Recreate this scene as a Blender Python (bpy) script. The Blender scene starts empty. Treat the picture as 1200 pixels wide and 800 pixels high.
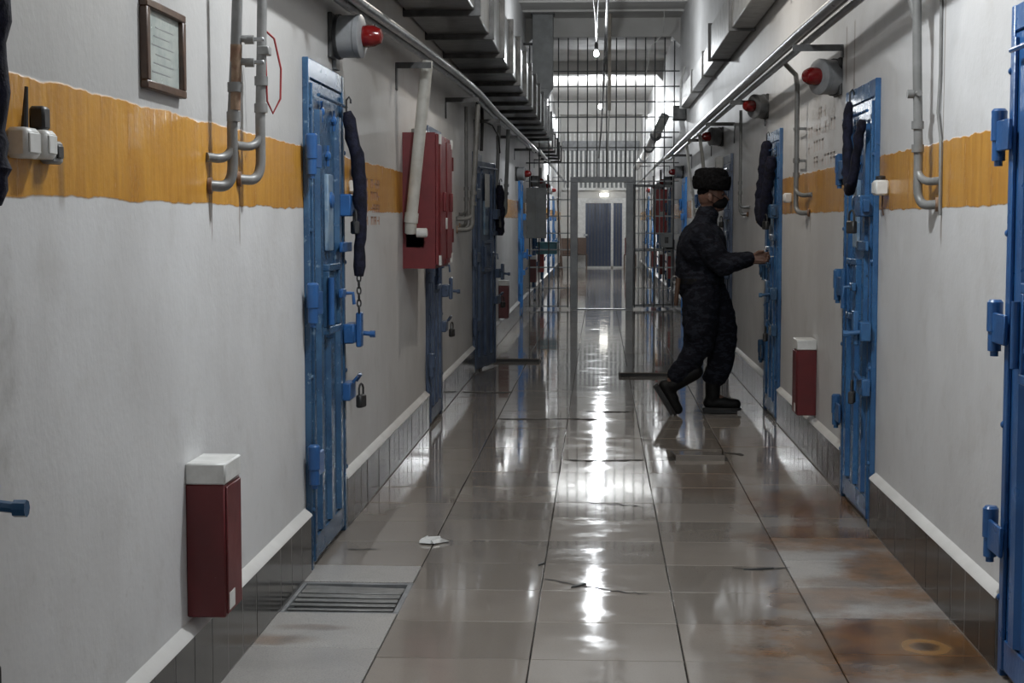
import bpy, bmesh, math, random
from mathutils import Vector, Matrix
random.seed(7)
SC = bpy.context.scene
COL = SC.collection
PI = math.pi

# ------------------------------------------------------------------ camera
cam_d = bpy.data.cameras.new('camera')
cam = bpy.data.objects.new('camera', cam_d)
COL.objects.link(cam)
cam.location = (0, 0, 1.435)
cam.rotation_euler = (PI/2 - 0.073551, 0, 0.053488)
cam_d.sensor_width = 36
cam_d.lens = 57.0
cam_d.clip_start = 0.05
cam_d.clip_end = 200
SC.camera = cam

# ------------------------------------------------------------------ world + view
w = bpy.data.worlds.new('world')
SC.world = w
w.use_nodes = True
w.node_tree.nodes['Background'].inputs[0].default_value = (0.6, 0.65, 0.7, 1)
w.node_tree.nodes['Background'].inputs[1].default_value = 0.02
SC.view_settings.view_transform = 'Standard'
SC.view_settings.look = 'None'
SC.view_settings.gamma = 1
SC.view_settings.use_curve_mapping = False
SC.view_settings.exposure = 0.8

NEAR_W = 145      # bulb overhead close to the camera
MID_W = 52       # small bulb before the gate
FAR_W = 360      # the strong lamp beyond the gate

XL, XR = -1.20, 1.30      # wall faces
YB, YE = -5.0, 51.0       # back and far end
ZC = 4.72                 # ceiling

# ------------------------------------------------------------------ mesh builder
class MB:
    def __init__(s):
        s.bm = bmesh.new()
    def box(s, x0, x1, y0, y1, z0, z1, bev=0.0, M=None):
        t = bmesh.new()
        bmesh.ops.create_cube(t, size=1)
        for v in t.verts:
            v.co = Vector(((x0+x1)/2 + v.co.x*(x1-x0), (y0+y1)/2 + v.co.y*(y1-y0), (z0+z1)/2 + v.co.z*(z1-z0)))
        if bev > 0:
            bmesh.ops.bevel(t, geom=t.edges[:], offset=bev, segments=1, affect='EDGES')
        s._merge(t, M)
        return s
    def _merge(s, t, M=None, smooth=False):
        if M is not None:
            bmesh.ops.transform(t, matrix=M, verts=t.verts[:])
        mp = {}
        for v in t.verts:
            mp[v] = s.bm.verts.new(v.co)
        for f in t.faces:
            try:
                nf = s.bm.faces.new([mp[v] for v in f.verts])
                nf.smooth = smooth or f.smooth
            except ValueError:
                pass
        t.free()
    def tube(s, pts, r, n=10, cap=True):
        pts = [Vector(p) for p in pts]
        rs = r if isinstance(r, (list, tuple)) else [r]*len(pts)
        rings = []
        d0 = (pts[1]-pts[0]).normalized()
        up = Vector((0, 0, 1)) if abs(d0.z) < 0.9 else Vector((1, 0, 0))
        nx = d0.cross(up).normalized()
        for i, p in enumerate(pts):
            if i == 0: d = pts[1]-pts[0]
            elif i == len(pts)-1: d = pts[-1]-pts[-2]
            else: d = (pts[i+1]-pts[i]).normalized() + (pts[i]-pts[i-1]).normalized()
            d.normalize()
            nx = (nx - d*nx.dot(d)).normalized()
            ny = d.cross(nx)
            rings.append([s.bm.verts.new(p + (nx*math.cos(a)+ny*math.sin(a))*rs[i]) for a in [2*PI*k/n for k in range(n)]])
        for a, b in zip(rings, rings[1:]):
            for k in range(n):
                f = s.bm.faces.new((a[k], a[(k+1) % n], b[(k+1) % n], b[k])); f.smooth = True
        if cap:
            s.bm.faces.new(rings[0][::-1]); s.bm.faces.new(rings[-1])
        return s
    def lathe(s, prof, M=None, n=20):
        """prof: list of (r, z) revolved about z, then transformed by M"""
        t = bmesh.new()
        rings = []
        for r, z in prof:
            if r < 1e-6: rings.append([t.verts.new((0, 0, z))])
            else: rings.append([t.verts.new((r*math.cos(2*PI*k/n), r*math.sin(2*PI*k/n), z)) for k in range(n)])
        for a, b in zip(rings, rings[1:]):
            for k in range(n):
                k2 = (k+1) % n
                if len(a) == 1 and len(b) == 1: continue
                if len(a) == 1: f = t.faces.new((a[0], b[k2], b[k]))
                elif len(b) == 1: f = t.faces.new((a[k], a[k2], b[0]))
                else: f = t.faces.new((a[k], a[k2], b[k2], b[k]))
                f.smooth = True
        bmesh.ops.recalc_face_normals(t, faces=t.faces[:])
        s._merge(t, M)
        return s
    def prism(s, poly, x0, x1, M=None):
        """poly in (y,z), extruded along x"""
        t = bmesh.new()
        a = [t.verts.new((x0, p[0], p[1])) for p in poly]
        b = [t.verts.new((x1, p[0], p[1])) for p in poly]
        n = len(poly)
        t.faces.new(a); t.faces.new(b[::-1])
        for k in range(n): t.faces.new((a[k], b[k], b[(k+1) % n], a[(k+1) % n]))
        bmesh.ops.recalc_face_normals(t, faces=t.faces[:])
        s._merge(t, M)
        return s
    def capsule(s, p1, r1, p2, r2, sy=1.0, n=12):
        t = bmesh.new()
        for p, r in ((p1, r1), (p2, r2)):
            for i in range(1, 8):
                th = PI*i/8
                for k in range(n):
                    a = 2*PI*k/n
                    t.verts.new((p[0]+r*math.sin(th)*math.cos(a), p[1]+r*sy*math.sin(th)*math.sin(a), p[2]+r*math.cos(th)))
            t.verts.new((p[0], p[1], p[2]+r)); t.verts.new((p[0], p[1], p[2]-r))
        h = bmesh.ops.convex_hull(t, input=t.verts[:])
        bad = [v for v in t.verts if not v.link_faces]
        bmesh.ops.delete(t, geom=bad, context='VERTS')
        s._merge(t, None, True)
        return s
    def ell(s, c, r, n=14, M=None):
        t = bmesh.new()
        bmesh.ops.create_uvsphere(t, u_segments=n, v_segments=max(6, n//2+2), radius=1)
        for v in t.verts: v.co = Vector((v.co.x*r[0], v.co.y*r[1], v.co.z*r[2]))
        if M is not None: bmesh.ops.transform(t, matrix=M, verts=t.verts[:])
        bmesh.ops.translate(t, vec=Vector(c), verts=t.verts[:])
        s._merge(t, None, True)
        return s
    def mesh(s, name, sharp=True):
        me = bpy.data.meshes.new(name)
        s.bm.to_mesh(me); s.bm.free()
        if sharp: me.set_sharp_from_angle(angle=math.radians(38))
        return me

def obj(name, mb, mat, parent=None, loc=None, rot=None, M=None):
    me = mb.mesh(name) if isinstance(mb, MB) else mb
    o = bpy.data.objects.new(name, me)
    COL.objects.link(o)
    if not me.materials: me.materials.append(mat)
    elif me.materials[0] != mat:
        o.material_slots[0].link = 'OBJECT'
        o.material_slots[0].material = mat
    if parent is not None: o.parent = parent
    if M is not None: o.matrix_local = M
    if loc is not None: o.location = loc
    if rot is not None: o.rotation_euler = rot
    return o
def empty(name, loc=(0, 0, 0), rz=0.0):
    o = bpy.data.objects.new(name, None)
    o.empty_display_size = 0.1
    COL.objects.link(o)
    o.location = loc; o.rotation_euler = (0, 0, rz)
    return o
def tag(o, label, cat=None, group=None, kind=None):
    o['label'] = label
    if cat: o['category'] = cat
    if group: o['group'] = group
    if kind: o['kind'] = kind
    return o
RX = lambda a: Matrix.Rotation(a, 4, 'X')
RY = lambda a: Matrix.Rotation(a, 4, 'Y')
RZ = lambda a: Matrix.Rotation(a, 4, 'Z')
T = lambda x, y, z: Matrix.Translation((x, y, z))

# ------------------------------------------------------------------ materials
class NT:
    def __init__(s, name):
        s.m = bpy.data.materials.new(name); s.m.use_nodes = True
        s.t = s.m.node_tree; s.b = s.t.nodes['Principled BSDF']
        s._pos = None
    def n(s, ty): return s.t.nodes.new(ty)
    def put(s, sock, v):
        if hasattr(v, 'is_linked') or hasattr(v, 'links'): s.t.links.new(v, sock)
        else:
            if isinstance(v, tuple) and len(v) == 3 and sock.type == 'RGBA': v = (*v, 1)
            sock.default_value = v
    def math(s, op, a, b=0.0, c=0.0, clamp=False):
        x = s.n('ShaderNodeMath'); x.operation = op; x.use_clamp = clamp
        s.put(x.inputs[0], a); s.put(x.inputs[1], b); s.put(x.inputs[2], c)
        return x.outputs[0]
    def mix(s, f, a, b, mode='MIX'):
        x = s.n('ShaderNodeMix'); x.data_type = 'RGBA'; x.blend_type = mode
        s.put(x.inputs[0], f); s.put(x.inputs[6], a); s.put(x.inputs[7], b)
        return x.outputs[2]
    def lerp(s, f, a, b):
        x = s.n('ShaderNodeMix'); x.data_type = 'FLOAT'
        s.put(x.inputs[0], f); s.put(x.inputs[2], a); s.put(x.inputs[3], b)
        return x.outputs[0]
    def pos(s):
        if s._pos is None:
            g = s.n('ShaderNodeNewGeometry'); sp = s.n('ShaderNodeSeparateXYZ')
            s.t.links.new(g.outputs['Position'], sp.inputs[0])
            s._pos = (g.outputs['Position'], sp.outputs[0], sp.outputs[1], sp.outputs[2])
        return s._pos
    def noise(s, scale, detail=3, rough=0.5, vec=None, sc=None, obj=False):
        x = s.n('ShaderNodeTexNoise'); x.inputs['Scale'].default_value = scale
        x.inputs['Detail'].default_value = detail; x.inputs['Roughness'].default_value = rough
        if vec is None:
            if obj:
                tc = s.n('ShaderNodeTexCoord'); vec = tc.outputs['Object']
            else: vec = s.pos()[0]
        if sc:
            mp = s.n('ShaderNodeMapping'); mp.inputs['Scale'].default_value = sc
            s.t.links.new(vec, mp.inputs[0]); vec = mp.outputs[0]
        s.t.links.new(vec, x.inputs['Vector'])
        return x.outputs[0]
    def step(s, v, a, b):
        x = s.n('ShaderNodeMapRange'); x.interpolation_type = 'SMOOTHSTEP'
        s.put(x.inputs[0], v); s.put(x.inputs[1], a); s.put(x.inputs[2], b)
        return x.outputs[0]
    def bump(s, h, strength=0.2, dist=0.01):
        x = s.n('ShaderNodeBump'); x.inputs['Strength'].default_value = strength
        x.inputs['Distance'].default_value = dist
        s.t.links.new(h, x.inputs['Height']); s.t.links.new(x.outputs[0], s.b.inputs['Normal'])
    def rnd(s):
        return s.n('ShaderNodeObjectInfo').outputs['Random']
    def set(s, **k):
        for a, v in k.items(): s.put(s.b.inputs[a.replace('_', ' ')], v)
        return s

def paint(name, c1, c2=None, rough=0.45, metal=0.0, scale=6, wear=0.0, wearc=(0.2, 0.12, 0.07), bump=0.1, bscale=60, obj=False, spec=0.5):
    k = NT(name)
    c2 = c2 or tuple(x*0.75 for x in c1)
    n = k.noise(scale, 4, 0.6, obj=obj)
    col = k.mix(k.step(n, 0.35, 0.65), c1, c2)
    if wear > 0:
        wn = k.noise(scale*3.3, 5, 0.7, obj=obj)
        col = k.mix(k.step(wn, 0.72-wear*0.3, 0.76-wear*0.3), col, wearc)
    k.set(Base_Color=col, Metallic=metal)
    k.b.inputs['Specular IOR Level'].default_value = spec
    k.put(k.b.inputs['Roughness'], k.lerp(k.noise(scale*2, 3, obj=obj), rough*0.75, min(1, rough*1.25)))
    if bump > 0: k.bump(k.noise(bscale, 3, obj=obj), bump, 0.004)
    return k.m
def emit(name, c, s):
    k = NT(name); k.set(Base_Color=(0.8, 0.8, 0.8), Emission_Color=c, Emission_Strength=s)
    return k.m

def wall_mat(name, gaps, streaks, smudge=None, upper_shade=None):
    """white plaster with an ochre gloss band between 1.49 and 1.74 m"""
    k = NT(name)
    P, X, Y, Z = k.pos()
    big = k.noise(0.9, 4, 0.6); mid = k.noise(5, 4, 0.6); fine = k.noise(45, 3)
    base = k.mix(k.step(big, 0.3, 0.7), (0.60, 0.60, 0.60), (0.50, 0.495, 0.49))
    base = k.mix(k.math('MULTIPLY', k.step(mid, 0.5, 0.8), 0.35), base, (0.40, 0.385, 0.36))
    if upper_shade: base = k.mix(k.math('MULTIPLY', k.step(Z, 1.735, 1.745), k.step(Y, 9.5, 8.5)), base, k.mix(k.step(big, 0.3, 0.7), upper_shade, tuple(x*0.9 for x in upper_shade)))  # soft shade below the duct, painted into the near upper wall colour
    # scuffs and dirt rising from the skirting
    scf = k.math('MULTIPLY', k.step(k.noise(14, 5, 0.75), 0.58, 0.75), k.step(Z, 1.3, 0.3))
    base = k.mix(k.math('MULTIPLY', scf, 0.35), base, (0.30, 0.28, 0.26))
    # ochre band
    wob = k.math('MULTIPLY', k.math('SUBTRACT', k.noise(7, 3), 0.5), 0.03)
    zz = k.math('ADD', Z, wob)
    m = k.math('MULTIPLY', k.step(zz, 1.487, 1.493), k.step(zz, 1.743, 1.737))
    for a, b in gaps:
        inside = k.math('MULTIPLY', k.step(Y, a-0.02, a+0.02), k.step(Y, b+0.02, b-0.02))
        m = k.math('MULTIPLY', m, k.math('SUBTRACT', 1.0, k.math('MULTIPLY', inside, 0.93)))
    stroke = k.noise(1, 4, 0.6, sc=(1, 22, 3))
    och = k.mix(k.step(stroke, 0.3, 0.7), (0.60, 0.30, 0.045), (0.45, 0.205, 0.028))
    och = k.mix(k.math('MULTIPLY', k.step(k.noise(18, 4, 0.7, sc=(1, 2.5, 0.4)), 0.6, 0.75), 0.4), och, (0.58, 0.36, 0.12))
    base = k.mix(m, base, och)
    # drip stains under fittings
    for (ys, z0, z1, wd, st) in streaks:
        d = k.math('ABSOLUTE', k.math('SUBTRACT', Y, ys))
        sm = k.math('MULTIPLY', k.step(d, wd, wd*0.3), k.math('MULTIPLY', k.step(Z, z0, z0+0.05), k.step(Z, z1+0.02, z1)))
        base = k.mix(k.math('MULTIPLY', sm, st), base, (0.12, 0.075, 0.04))
    if smudge:
        ys, zs, ry, rz = smudge
        e = k.math('ADD', k.math('POWER', k.math('DIVIDE', k.math('SUBTRACT', Y, ys), ry), 2), k.math('POWER', k.math('DIVIDE', k.math('SUBTRACT', Z, zs), rz), 2))
        sm = k.math('MULTIPLY', k.step(e, 1.0, 0.1), k.step(k.noise(9, 4, 0.6), 0.3, 0.8))
        base = k.mix(k.math('MULTIPLY', sm, 0.55), base, (0.20, 0.19, 0.17))
    k.set(Base_Color=base)
    k.put(k.b.inputs['Roughness'], k.lerp(m, 0.5, k.lerp(stroke, 0.14, 0.34)))
    h = k.math('ADD', k.math('MULTIPLY', fine, 0.35), k.math('ADD', k.math('MULTIPLY', mid, 1.6), k.math('MULTIPLY', stroke, k.math('MULTIPLY', m, 1.2))))
    k.bump(h, 0.35, 0.006)
    return k.m

def tile_mat(name, ca, cb, light=False):
    k = NT(name)
    P, X, Y, Z = k.pos()
    r = k.rnd()
    col = k.mix(r, ca, cb)
    cl = k.noise(2.2, 4, 0.6); sp = k.noise(160, 2, 0.6)
    col = k.mix(k.math('MULTIPLY', k.step(cl, 0.45, 0.75), 0.35), col, tuple(x*0.62 for x in ca))
    if light:
        col = k.mix(k.math('MULTIPLY', k.step(sp, 0.5, 0.62), 0.6), col, (0.16, 0.16, 0.165))
    else:
        col = k.mix(k.math('MULTIPLY', k.step(sp, 0.55, 0.7), 0.25), col, (0.10, 0.095, 0.09))
    # rust and rusty water marks: blotches with their own shape
    rust = None
    wob = k.noise(3.5, 4, 0.65)
    for (bx, by, rx, ry, st) in [(1.0, 5.5, 0.6, 0.55, 1.0), (1.08, 8.3, 0.45, 0.6, 0.9), (0.82, 6.15, 0.22, 0.3, 0.55), (1.2, 6.6, 0.25, 0.65, 0.9),
                                 (1.05, 9.3, 0.42, 0.5, 0.45), (-1.1, 5.45, 0.16, 0.10, 0.6), (-1.02, 5.62, 0.15, 0.06, 0.45), (-1.12, 8.6, 0.2, 0.8, 0.4), (1.05, 7.35, 0.45, 0.4, 0.85), (0.7, 5.2, 0.3, 0.6, 0.5), (1.1, 10.4, 0.35, 0.7, 0.5), (1.05, 6.3, 0.35, 0.35, 0.6), (0.6, 8.9, 0.3, 0.5, 0.35)]:
        e = k.math('ADD', k.math('POWER', k.math('DIVIDE', k.math('SUBTRACT', X, bx), rx), 2), k.math('POWER', k.math('DIVIDE', k.math('SUBTRACT', Y, by), ry), 2))
        e = k.math('ADD', e, k.math('MULTIPLY', k.math('SUBTRACT', wob, 0.5), 2.2))
        mm = k.math('MULTIPLY', k.step(e, 1.1, 0.1), st)
        rust = mm if rust is None else k.math('MAXIMUM', rust, mm)
    rc = k.mix(k.step(k.noise(6, 4, 0.6), 0.35, 0.65), (0.16, 0.068, 0.014), (0.06, 0.03, 0.012))
    col = k.mix(k.math('MULTIPLY', rust, 0.95), col, rc)
    # ring left by a round foot
    dx = k.math('SUBTRACT', X, 1.11); dy = k.math('MULTIPLY', k.math('SUBTRACT', Y, 5.47), 0.8)
    d = k.math('SQRT', k.math('ADD', k.math('MULTIPLY', dx, dx), k.math('MULTIPLY', dy, dy)))
    ring = k.math('MULTIPLY', k.step(d, 0.03, 0.06), k.step(d, 0.10, 0.07))
    col = k.mix(k.math('MULTIPLY', ring, 0.7), col, (0.28, 0.15, 0.05))
    col = k.mix(k.math('MULTIPLY', k.step(d, 0.045, 0.02), 0.8), col, (0.04, 0.025, 0.015))
    k.set(Base_Color=col)
    dirt = k.step(k.noise(4.5, 5, 0.7), 0.45, 0.7)
    ro = k.lerp(dirt, 0.055, 0.13) if not light else k.lerp(dirt, 0.3, 0.45)
    ro = k.math('ADD', ro, k.math('MULTIPLY', rust, 0.12))
    k.put(k.b.inputs['Roughness'], ro)
    k.bump(k.math('ADD', k.math('MULTIPLY', k.noise(3, 2, 0.4), 1.0), k.math('MULTIPLY', k.noise(40, 2, 0.5), 0.03)), 0.016, 0.01)
    return k.m

M = {}
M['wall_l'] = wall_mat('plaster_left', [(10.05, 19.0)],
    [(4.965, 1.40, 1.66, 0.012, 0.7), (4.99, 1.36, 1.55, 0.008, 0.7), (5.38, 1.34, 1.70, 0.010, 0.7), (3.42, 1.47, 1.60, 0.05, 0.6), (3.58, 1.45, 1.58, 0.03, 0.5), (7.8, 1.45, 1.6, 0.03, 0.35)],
    smudge=(3.18, 1.12, 0.16, 0.34), upper_shade=(0.42, 0.415, 0.405))
M['wall_r'] = wall_mat('plaster_right', [(12.7, 23.0)],
    [(6.26, 1.33, 2.3, 0.010, 0.75), (6.27, 1.35, 1.5, 0.02, 0.4), (7.40, 1.46, 1.58, 0.02, 0.6), (10.1, 1.35, 1.5, 0.03, 0.45), (9.15, 1.9, 2.2, 0.015, 0.35), (8.72, 2.15, 2.45, 0.03, 0.7), (8.45, 2.05, 2.45, 0.03, 0.6)])
M['ceiling'] = paint('ceiling_paint', (0.56, 0.55, 0.53), (0.50, 0.49, 0.47), 0.7, bump=0.1, scale=2)
M['endwall'] = paint('end_wall_paint', (0.55, 0.54, 0.51), (0.48, 0.47, 0.45), 0.6, scale=2)
M['grout'] = paint('grout', (0.045, 0.042, 0.04), None, 0.9, scale=20)
M['tile'] = tile_mat('floor_tile', (0.275, 0.243, 0.212), (0.195, 0.172, 0.150))
M['tile_light'] = tile_mat('floor_tile_granite', (0.36, 0.345, 0.325), (0.31, 0.295, 0.28), True)
M['skirt'] = paint('skirting_tile', (0.024, 0.022, 0.020), (0.014, 0.013, 0.012), 0.16, scale=3, bump=0.02, spec=0.25)
M['joint'] = paint('skirting_joint', (0.20, 0.19, 0.18), None, 0.8, bump=0)
M['ledge'] = paint('ledge_paint', (0.58, 0.57, 0.55), (0.53, 0.52, 0.50), 0.55, scale=4)
M['blue'] = paint('blue_paint_bright', (0.026, 0.105, 0.285), (0.019, 0.078, 0.22), 0.3, scale=5, wear=0.15, wearc=(0.015, 0.03, 0.07), bump=0.3)
M['blue_b'] = paint('blue_paint', (0.036, 0.118, 0.255), (0.022, 0.075, 0.185), 0.28, scale=5, wear=0.25, wearc=(0.02, 0.04, 0.08), bump=0.3)
M['blue_w'] = paint('blue_paint_worn', (0.038, 0.098, 0.185), (0.022, 0.062, 0.13), 0.26, scale=7, wear=0.35, wearc=(0.13, 0.20, 0.27), bump=0.3)
M['blue_g'] = paint('blue_grey_paint', (0.085, 0.12, 0.19), (0.045, 0.07, 0.13), 0.35, scale=6, wear=0.35, wearc=(0.02, 0.025, 0.04), bump=0.3)
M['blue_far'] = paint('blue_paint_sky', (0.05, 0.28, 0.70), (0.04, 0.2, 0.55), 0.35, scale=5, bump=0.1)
M['plate'] = paint('spy_plate_paint', (0.22, 0.30, 0.38), (0.12, 0.2, 0.3), 0.35, scale=12, wear=0.3, wearc=(0.45, 0.45, 0.42))
M['steel'] = paint('galvanised_steel', (0.42, 0.43, 0.44), (0.30, 0.31, 0.32), 0.3, 0.85, scale=8, bump=0.05)
M['duct'] = paint('duct_sheet', (0.33, 0.34, 0.34), (0.24, 0.25, 0.25), 0.32, 0.8, scale=5, bump=0.05)
M['flange'] = paint('flange_steel', (0.10, 0.10, 0.10), (0.06, 0.06, 0.06), 0.45, 0.6, scale=9)
M['duct_w'] = paint('painted_duct', (0.55, 0.55, 0.54), (0.42, 0.42, 0.41), 0.4, 0.1, scale=6)
M['pipe'] = paint('pipe_grey_paint', (0.20, 0.20, 0.195), (0.15, 0.15, 0.145), 0.4, 0.1, scale=10, bump=0.1)
M['pipe_w'] = paint('pipe_white_paint', (0.55, 0.54, 0.50), (0.45, 0.44, 0.40), 0.4, 0, scale=10)
M['rusty'] = paint('rusty_pipe', (0.16, 0.085, 0.05), (0.26, 0.18, 0.12), 0.7, 0.1, scale=25, bump=0.4)
M['dark'] = paint('dark_steel', (0.05, 0.05, 0.05), (0.03, 0.03, 0.03), 0.5, 0.4, scale=15)
M['bar'] = paint('gate_bar_paint', (0.09, 0.095, 0.095), (0.06, 0.06, 0.062), 0.45, 0.2, scale=10)
M['gatepost'] = paint('gate_grey_paint', (0.33, 0.34, 0.345), (0.26, 0.27, 0.275), 0.45, 0, scale=5)
M['red'] = paint('red_enamel', (0.17, 0.013, 0.017), (0.13, 0.010, 0.013), 0.45, scale=5, bump=0.1)
M['maroon'] = paint('maroon_enamel', (0.115, 0.012, 0.014), (0.09, 0.010, 0.012), 0.4, scale=5, wear=0.05, wearc=(0.25, 0.2, 0.18))
M['brightred'] = paint('bright_red_enamel', (0.45, 0.03, 0.03), None, 0.35, scale=5)
M['white'] = paint('white_enamel', (0.66, 0.66, 0.64), (0.55, 0.55, 0.53), 0.4, scale=12)
M['grey'] = paint('grey_enamel', (0.22, 0.225, 0.23), (0.16, 0.165, 0.17), 0.45, scale=8)
M['greydk'] = paint('grey_board', (0.19, 0.20, 0.20), (0.15, 0.155, 0.155), 0.5, scale=4)
M['teal'] = paint('teal_paint', (0.10, 0.30, 0.36), None, 0.4, scale=8)
M['black'] = paint('black_plastic', (0.02, 0.02, 0.021), (0.012, 0.012, 0.012), 0.4, scale=15)
M['cloth'] = paint('dark_navy_cloth', (0.012, 0.013, 0.028), (0.007, 0.007, 0.012), 0.9, scale=30, bump=0.8, bscale=120, spec=0.2)
M['redlens'] = paint('red_lens', (0.15, 0.006, 0.006), (0.12, 0.005, 0.005), 0.15, scale=5, bump=0, spec=0.6)
M['wood'] = paint('brown_wood', (0.09, 0.05, 0.03), (0.06, 0.032, 0.02), 0.4, scale=15)
M['paper'] = paint('faded_paper', (0.40, 0.43, 0.40), (0.30, 0.34, 0.32), 0.25, scale=12, bump=0)
M['stencil'] = paint('stencil_paint', (0.47, 0.41, 0.39), (0.53, 0.50, 0.48), 0.6, scale=30, bump=0)
M['stencil_r'] = paint('red_stencil_paint', (0.34, 0.14, 0.09), (0.46, 0.30, 0.2), 0.6, scale=30, bump=0)
M['cable'] = paint('black_cable', (0.02, 0.02, 0.02), None, 0.5, bump=0)
M['cable_w'] = paint('white_cable', (0.55, 0.55, 0.52), None, 0.5, bump=0)
M['cable_r'] = paint('red_wire', (0.35, 0.03, 0.03), None, 0.5, bump=0)
M['beige'] = paint('beige_trunking', (0.30, 0.26, 0.21), None, 0.5, bump=0)
M['bulb'] = emit('bulb_glow', (0.93, 0.97, 1.0), 60)
M['bulb_s'] = emit('small_bulb_glow', (0.93, 0.97, 1.0), 16)
M['sign'] = emit('lamp_over_door', (1.0, 0.97, 0.9), 6)
M['skin'] = paint('skin', (0.13, 0.068, 0.047), (0.105, 0.054, 0.038), 0.5, scale=10, bump=0.05)
M['fur'] = paint('black_fur', (0.010, 0.010, 0.011), (0.004, 0.004, 0.004), 1.0, scale=50, bump=1.0, bscale=160, spec=0.05)
M['leather'] = paint('black_leather', (0.006, 0.006, 0.006), None, 0.55, scale=20, bump=0.3, spec=0.2)
M['mask'] = paint('black_mask_cloth', (0.008, 0.008, 0.009), None, 0.9, spec=0.1)
def camo():
    k = NT('dark_blue_camouflage')
    tc = k.n('ShaderNodeTexCoord').outputs['Object']
    a = k.noise(16, 2, 0.5, vec=tc, sc=(1, 1, 2.2)); b = k.noise(23, 2, 0.5, vec=tc, sc=(1, 1, 2.0))
    c = k.mix(k.step(a, 0.50, 0.53), (0.006, 0.007, 0.011), (0.014, 0.016, 0.023))
    c = k.mix(k.step(b, 0.55, 0.58), c, (0.006, 0.006, 0.010))
    k.set(Base_Color=c, Roughness=0.9)
    k.b.inputs['Specular IOR Level'].default_value = 0.15
    k.bump(k.noise(9, 4, 0.6, vec=tc), 0.6, 0.03)
    return k.m
M['camo'] = camo()
def glass_blue():
    k = NT('dark_blue_glass')
    n = k.noise(6, 3, sc=(3, 1, 0.4))
    k.set(Base_Color=k.mix(n, (0.03, 0.045, 0.09), (0.055, 0.075, 0.13)), Roughness=0.15)
    return k.m
M['bglass'] = glass_blue()

# ================================================================== STRUCTURE
def struct(o, label):
    o['kind'] = 'structure'; o['label'] = label
    return o
floor = struct(obj('floor', MB().box(XL-0.2, XR+0.2, YB-0.2, YE+0.2, -0.2, -0.05), M['grout']), 'grey polished tiled corridor floor with wet reflections')
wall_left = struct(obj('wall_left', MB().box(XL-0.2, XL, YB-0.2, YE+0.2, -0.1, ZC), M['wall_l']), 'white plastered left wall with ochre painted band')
wall_right = struct(obj('wall_right', MB().box(XR, XR+0.2, YB-0.2, YE+0.2, -0.1, ZC), M['wall_r']), 'white plastered right wall with ochre painted band')
ceiling = struct(obj('ceiling', MB().box(XL-0.2, XR+0.2, YB-0.2, YE+0.2, ZC, ZC+0.2), M['ceiling']), 'pale painted concrete corridor ceiling')
wall_end = struct(obj('wall_end', MB().box(XL, XR, YE, YE+0.2, -0.1, ZC), M['endwall']), 'pale end wall of the corridor behind the glazed door')
wall_back = struct(obj('wall_back', MB().box(XL, XR, YB-0.2, YB, -0.1, ZC), M['endwall']), 'pale wall added behind the viewer to close the corridor against stray light')  # added across the continuing corridor to stop light leaking in

# ceiling beams and ribs across the corridor
def beam(name, y0, y1, z, ch, label):
    p = [(XL, ZC), (XL, z-ch), (XL+ch, z), (XR-ch, z), (XR, z-ch), (XR, ZC)]
    mb = MB().prism(p, -y1, -y0, M=RZ(-PI/2))
    # prism is along x with poly in (y,z); turned so that its length runs along the corridor
    o = obj(name, mb, M['ceiling'])
    struct(o, label)
    return o
def beam_box(name, y0, y1, z, label, ch=0.14):
    mb = MB().box(XL, XR, y0, y1, z, ZC)
    for xs, s in ((XL, 1), (XR, -1)):
        t = bmesh.new()
        v = [t.verts.new(c) for c in ((xs, y0, z), (xs+s*ch, y0, z), (xs, y0, z-ch), (xs, y1, z), (xs+s*ch, y1, z), (xs, y1, z-ch))]
        for f in ((0, 1, 2), (3, 5, 4), (0, 3, 4, 1), (1, 4, 5, 2), (2, 5, 3, 0)): t.faces.new([v[i] for i in f])
        bmesh.ops.recalc_face_normals(t, faces=t.faces[:])
        mb._merge(t)
    return struct(obj(name, mb, M['ceiling']), label)
beam_box('trim_1', 26.55, 27.0, 4.42, 'plastered ceiling beam right above the barred gate')
beam_box('trim_2', 33.6, 34.0, 4.45, 'first plastered ceiling beam beyond the barred gate')
beam_box('trim_3', 44.4, 44.8, 4.35, 'plastered ceiling beam near the far end of the corridor')
beam_box('trim_4', 14.0, 14.4, 4.42, 'plastered ceiling beam above the half open door', 0.1)
beam_box('trim_5', 2.0+4, 6.4, 4.42, 'plastered ceiling beam above the first blue doors', 0.1)
for i, y in enumerate((23.0, 24.4, 25.5)):
    struct(obj('trim_%d' % (6+i), MB().box(XL, XR, y, y+0.05, ZC-0.03, ZC), M['ceiling']), ['slim ceiling rib farthest before the gate beam', 'slim ceiling rib midway before the gate beam', 'slim ceiling rib closest before the gate beam'][2-i] if False else ['slim ceiling rib nearest the viewer', 'middle of three slim ceiling ribs', 'slim ceiling rib closest to the gate beam'][i])

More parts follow.
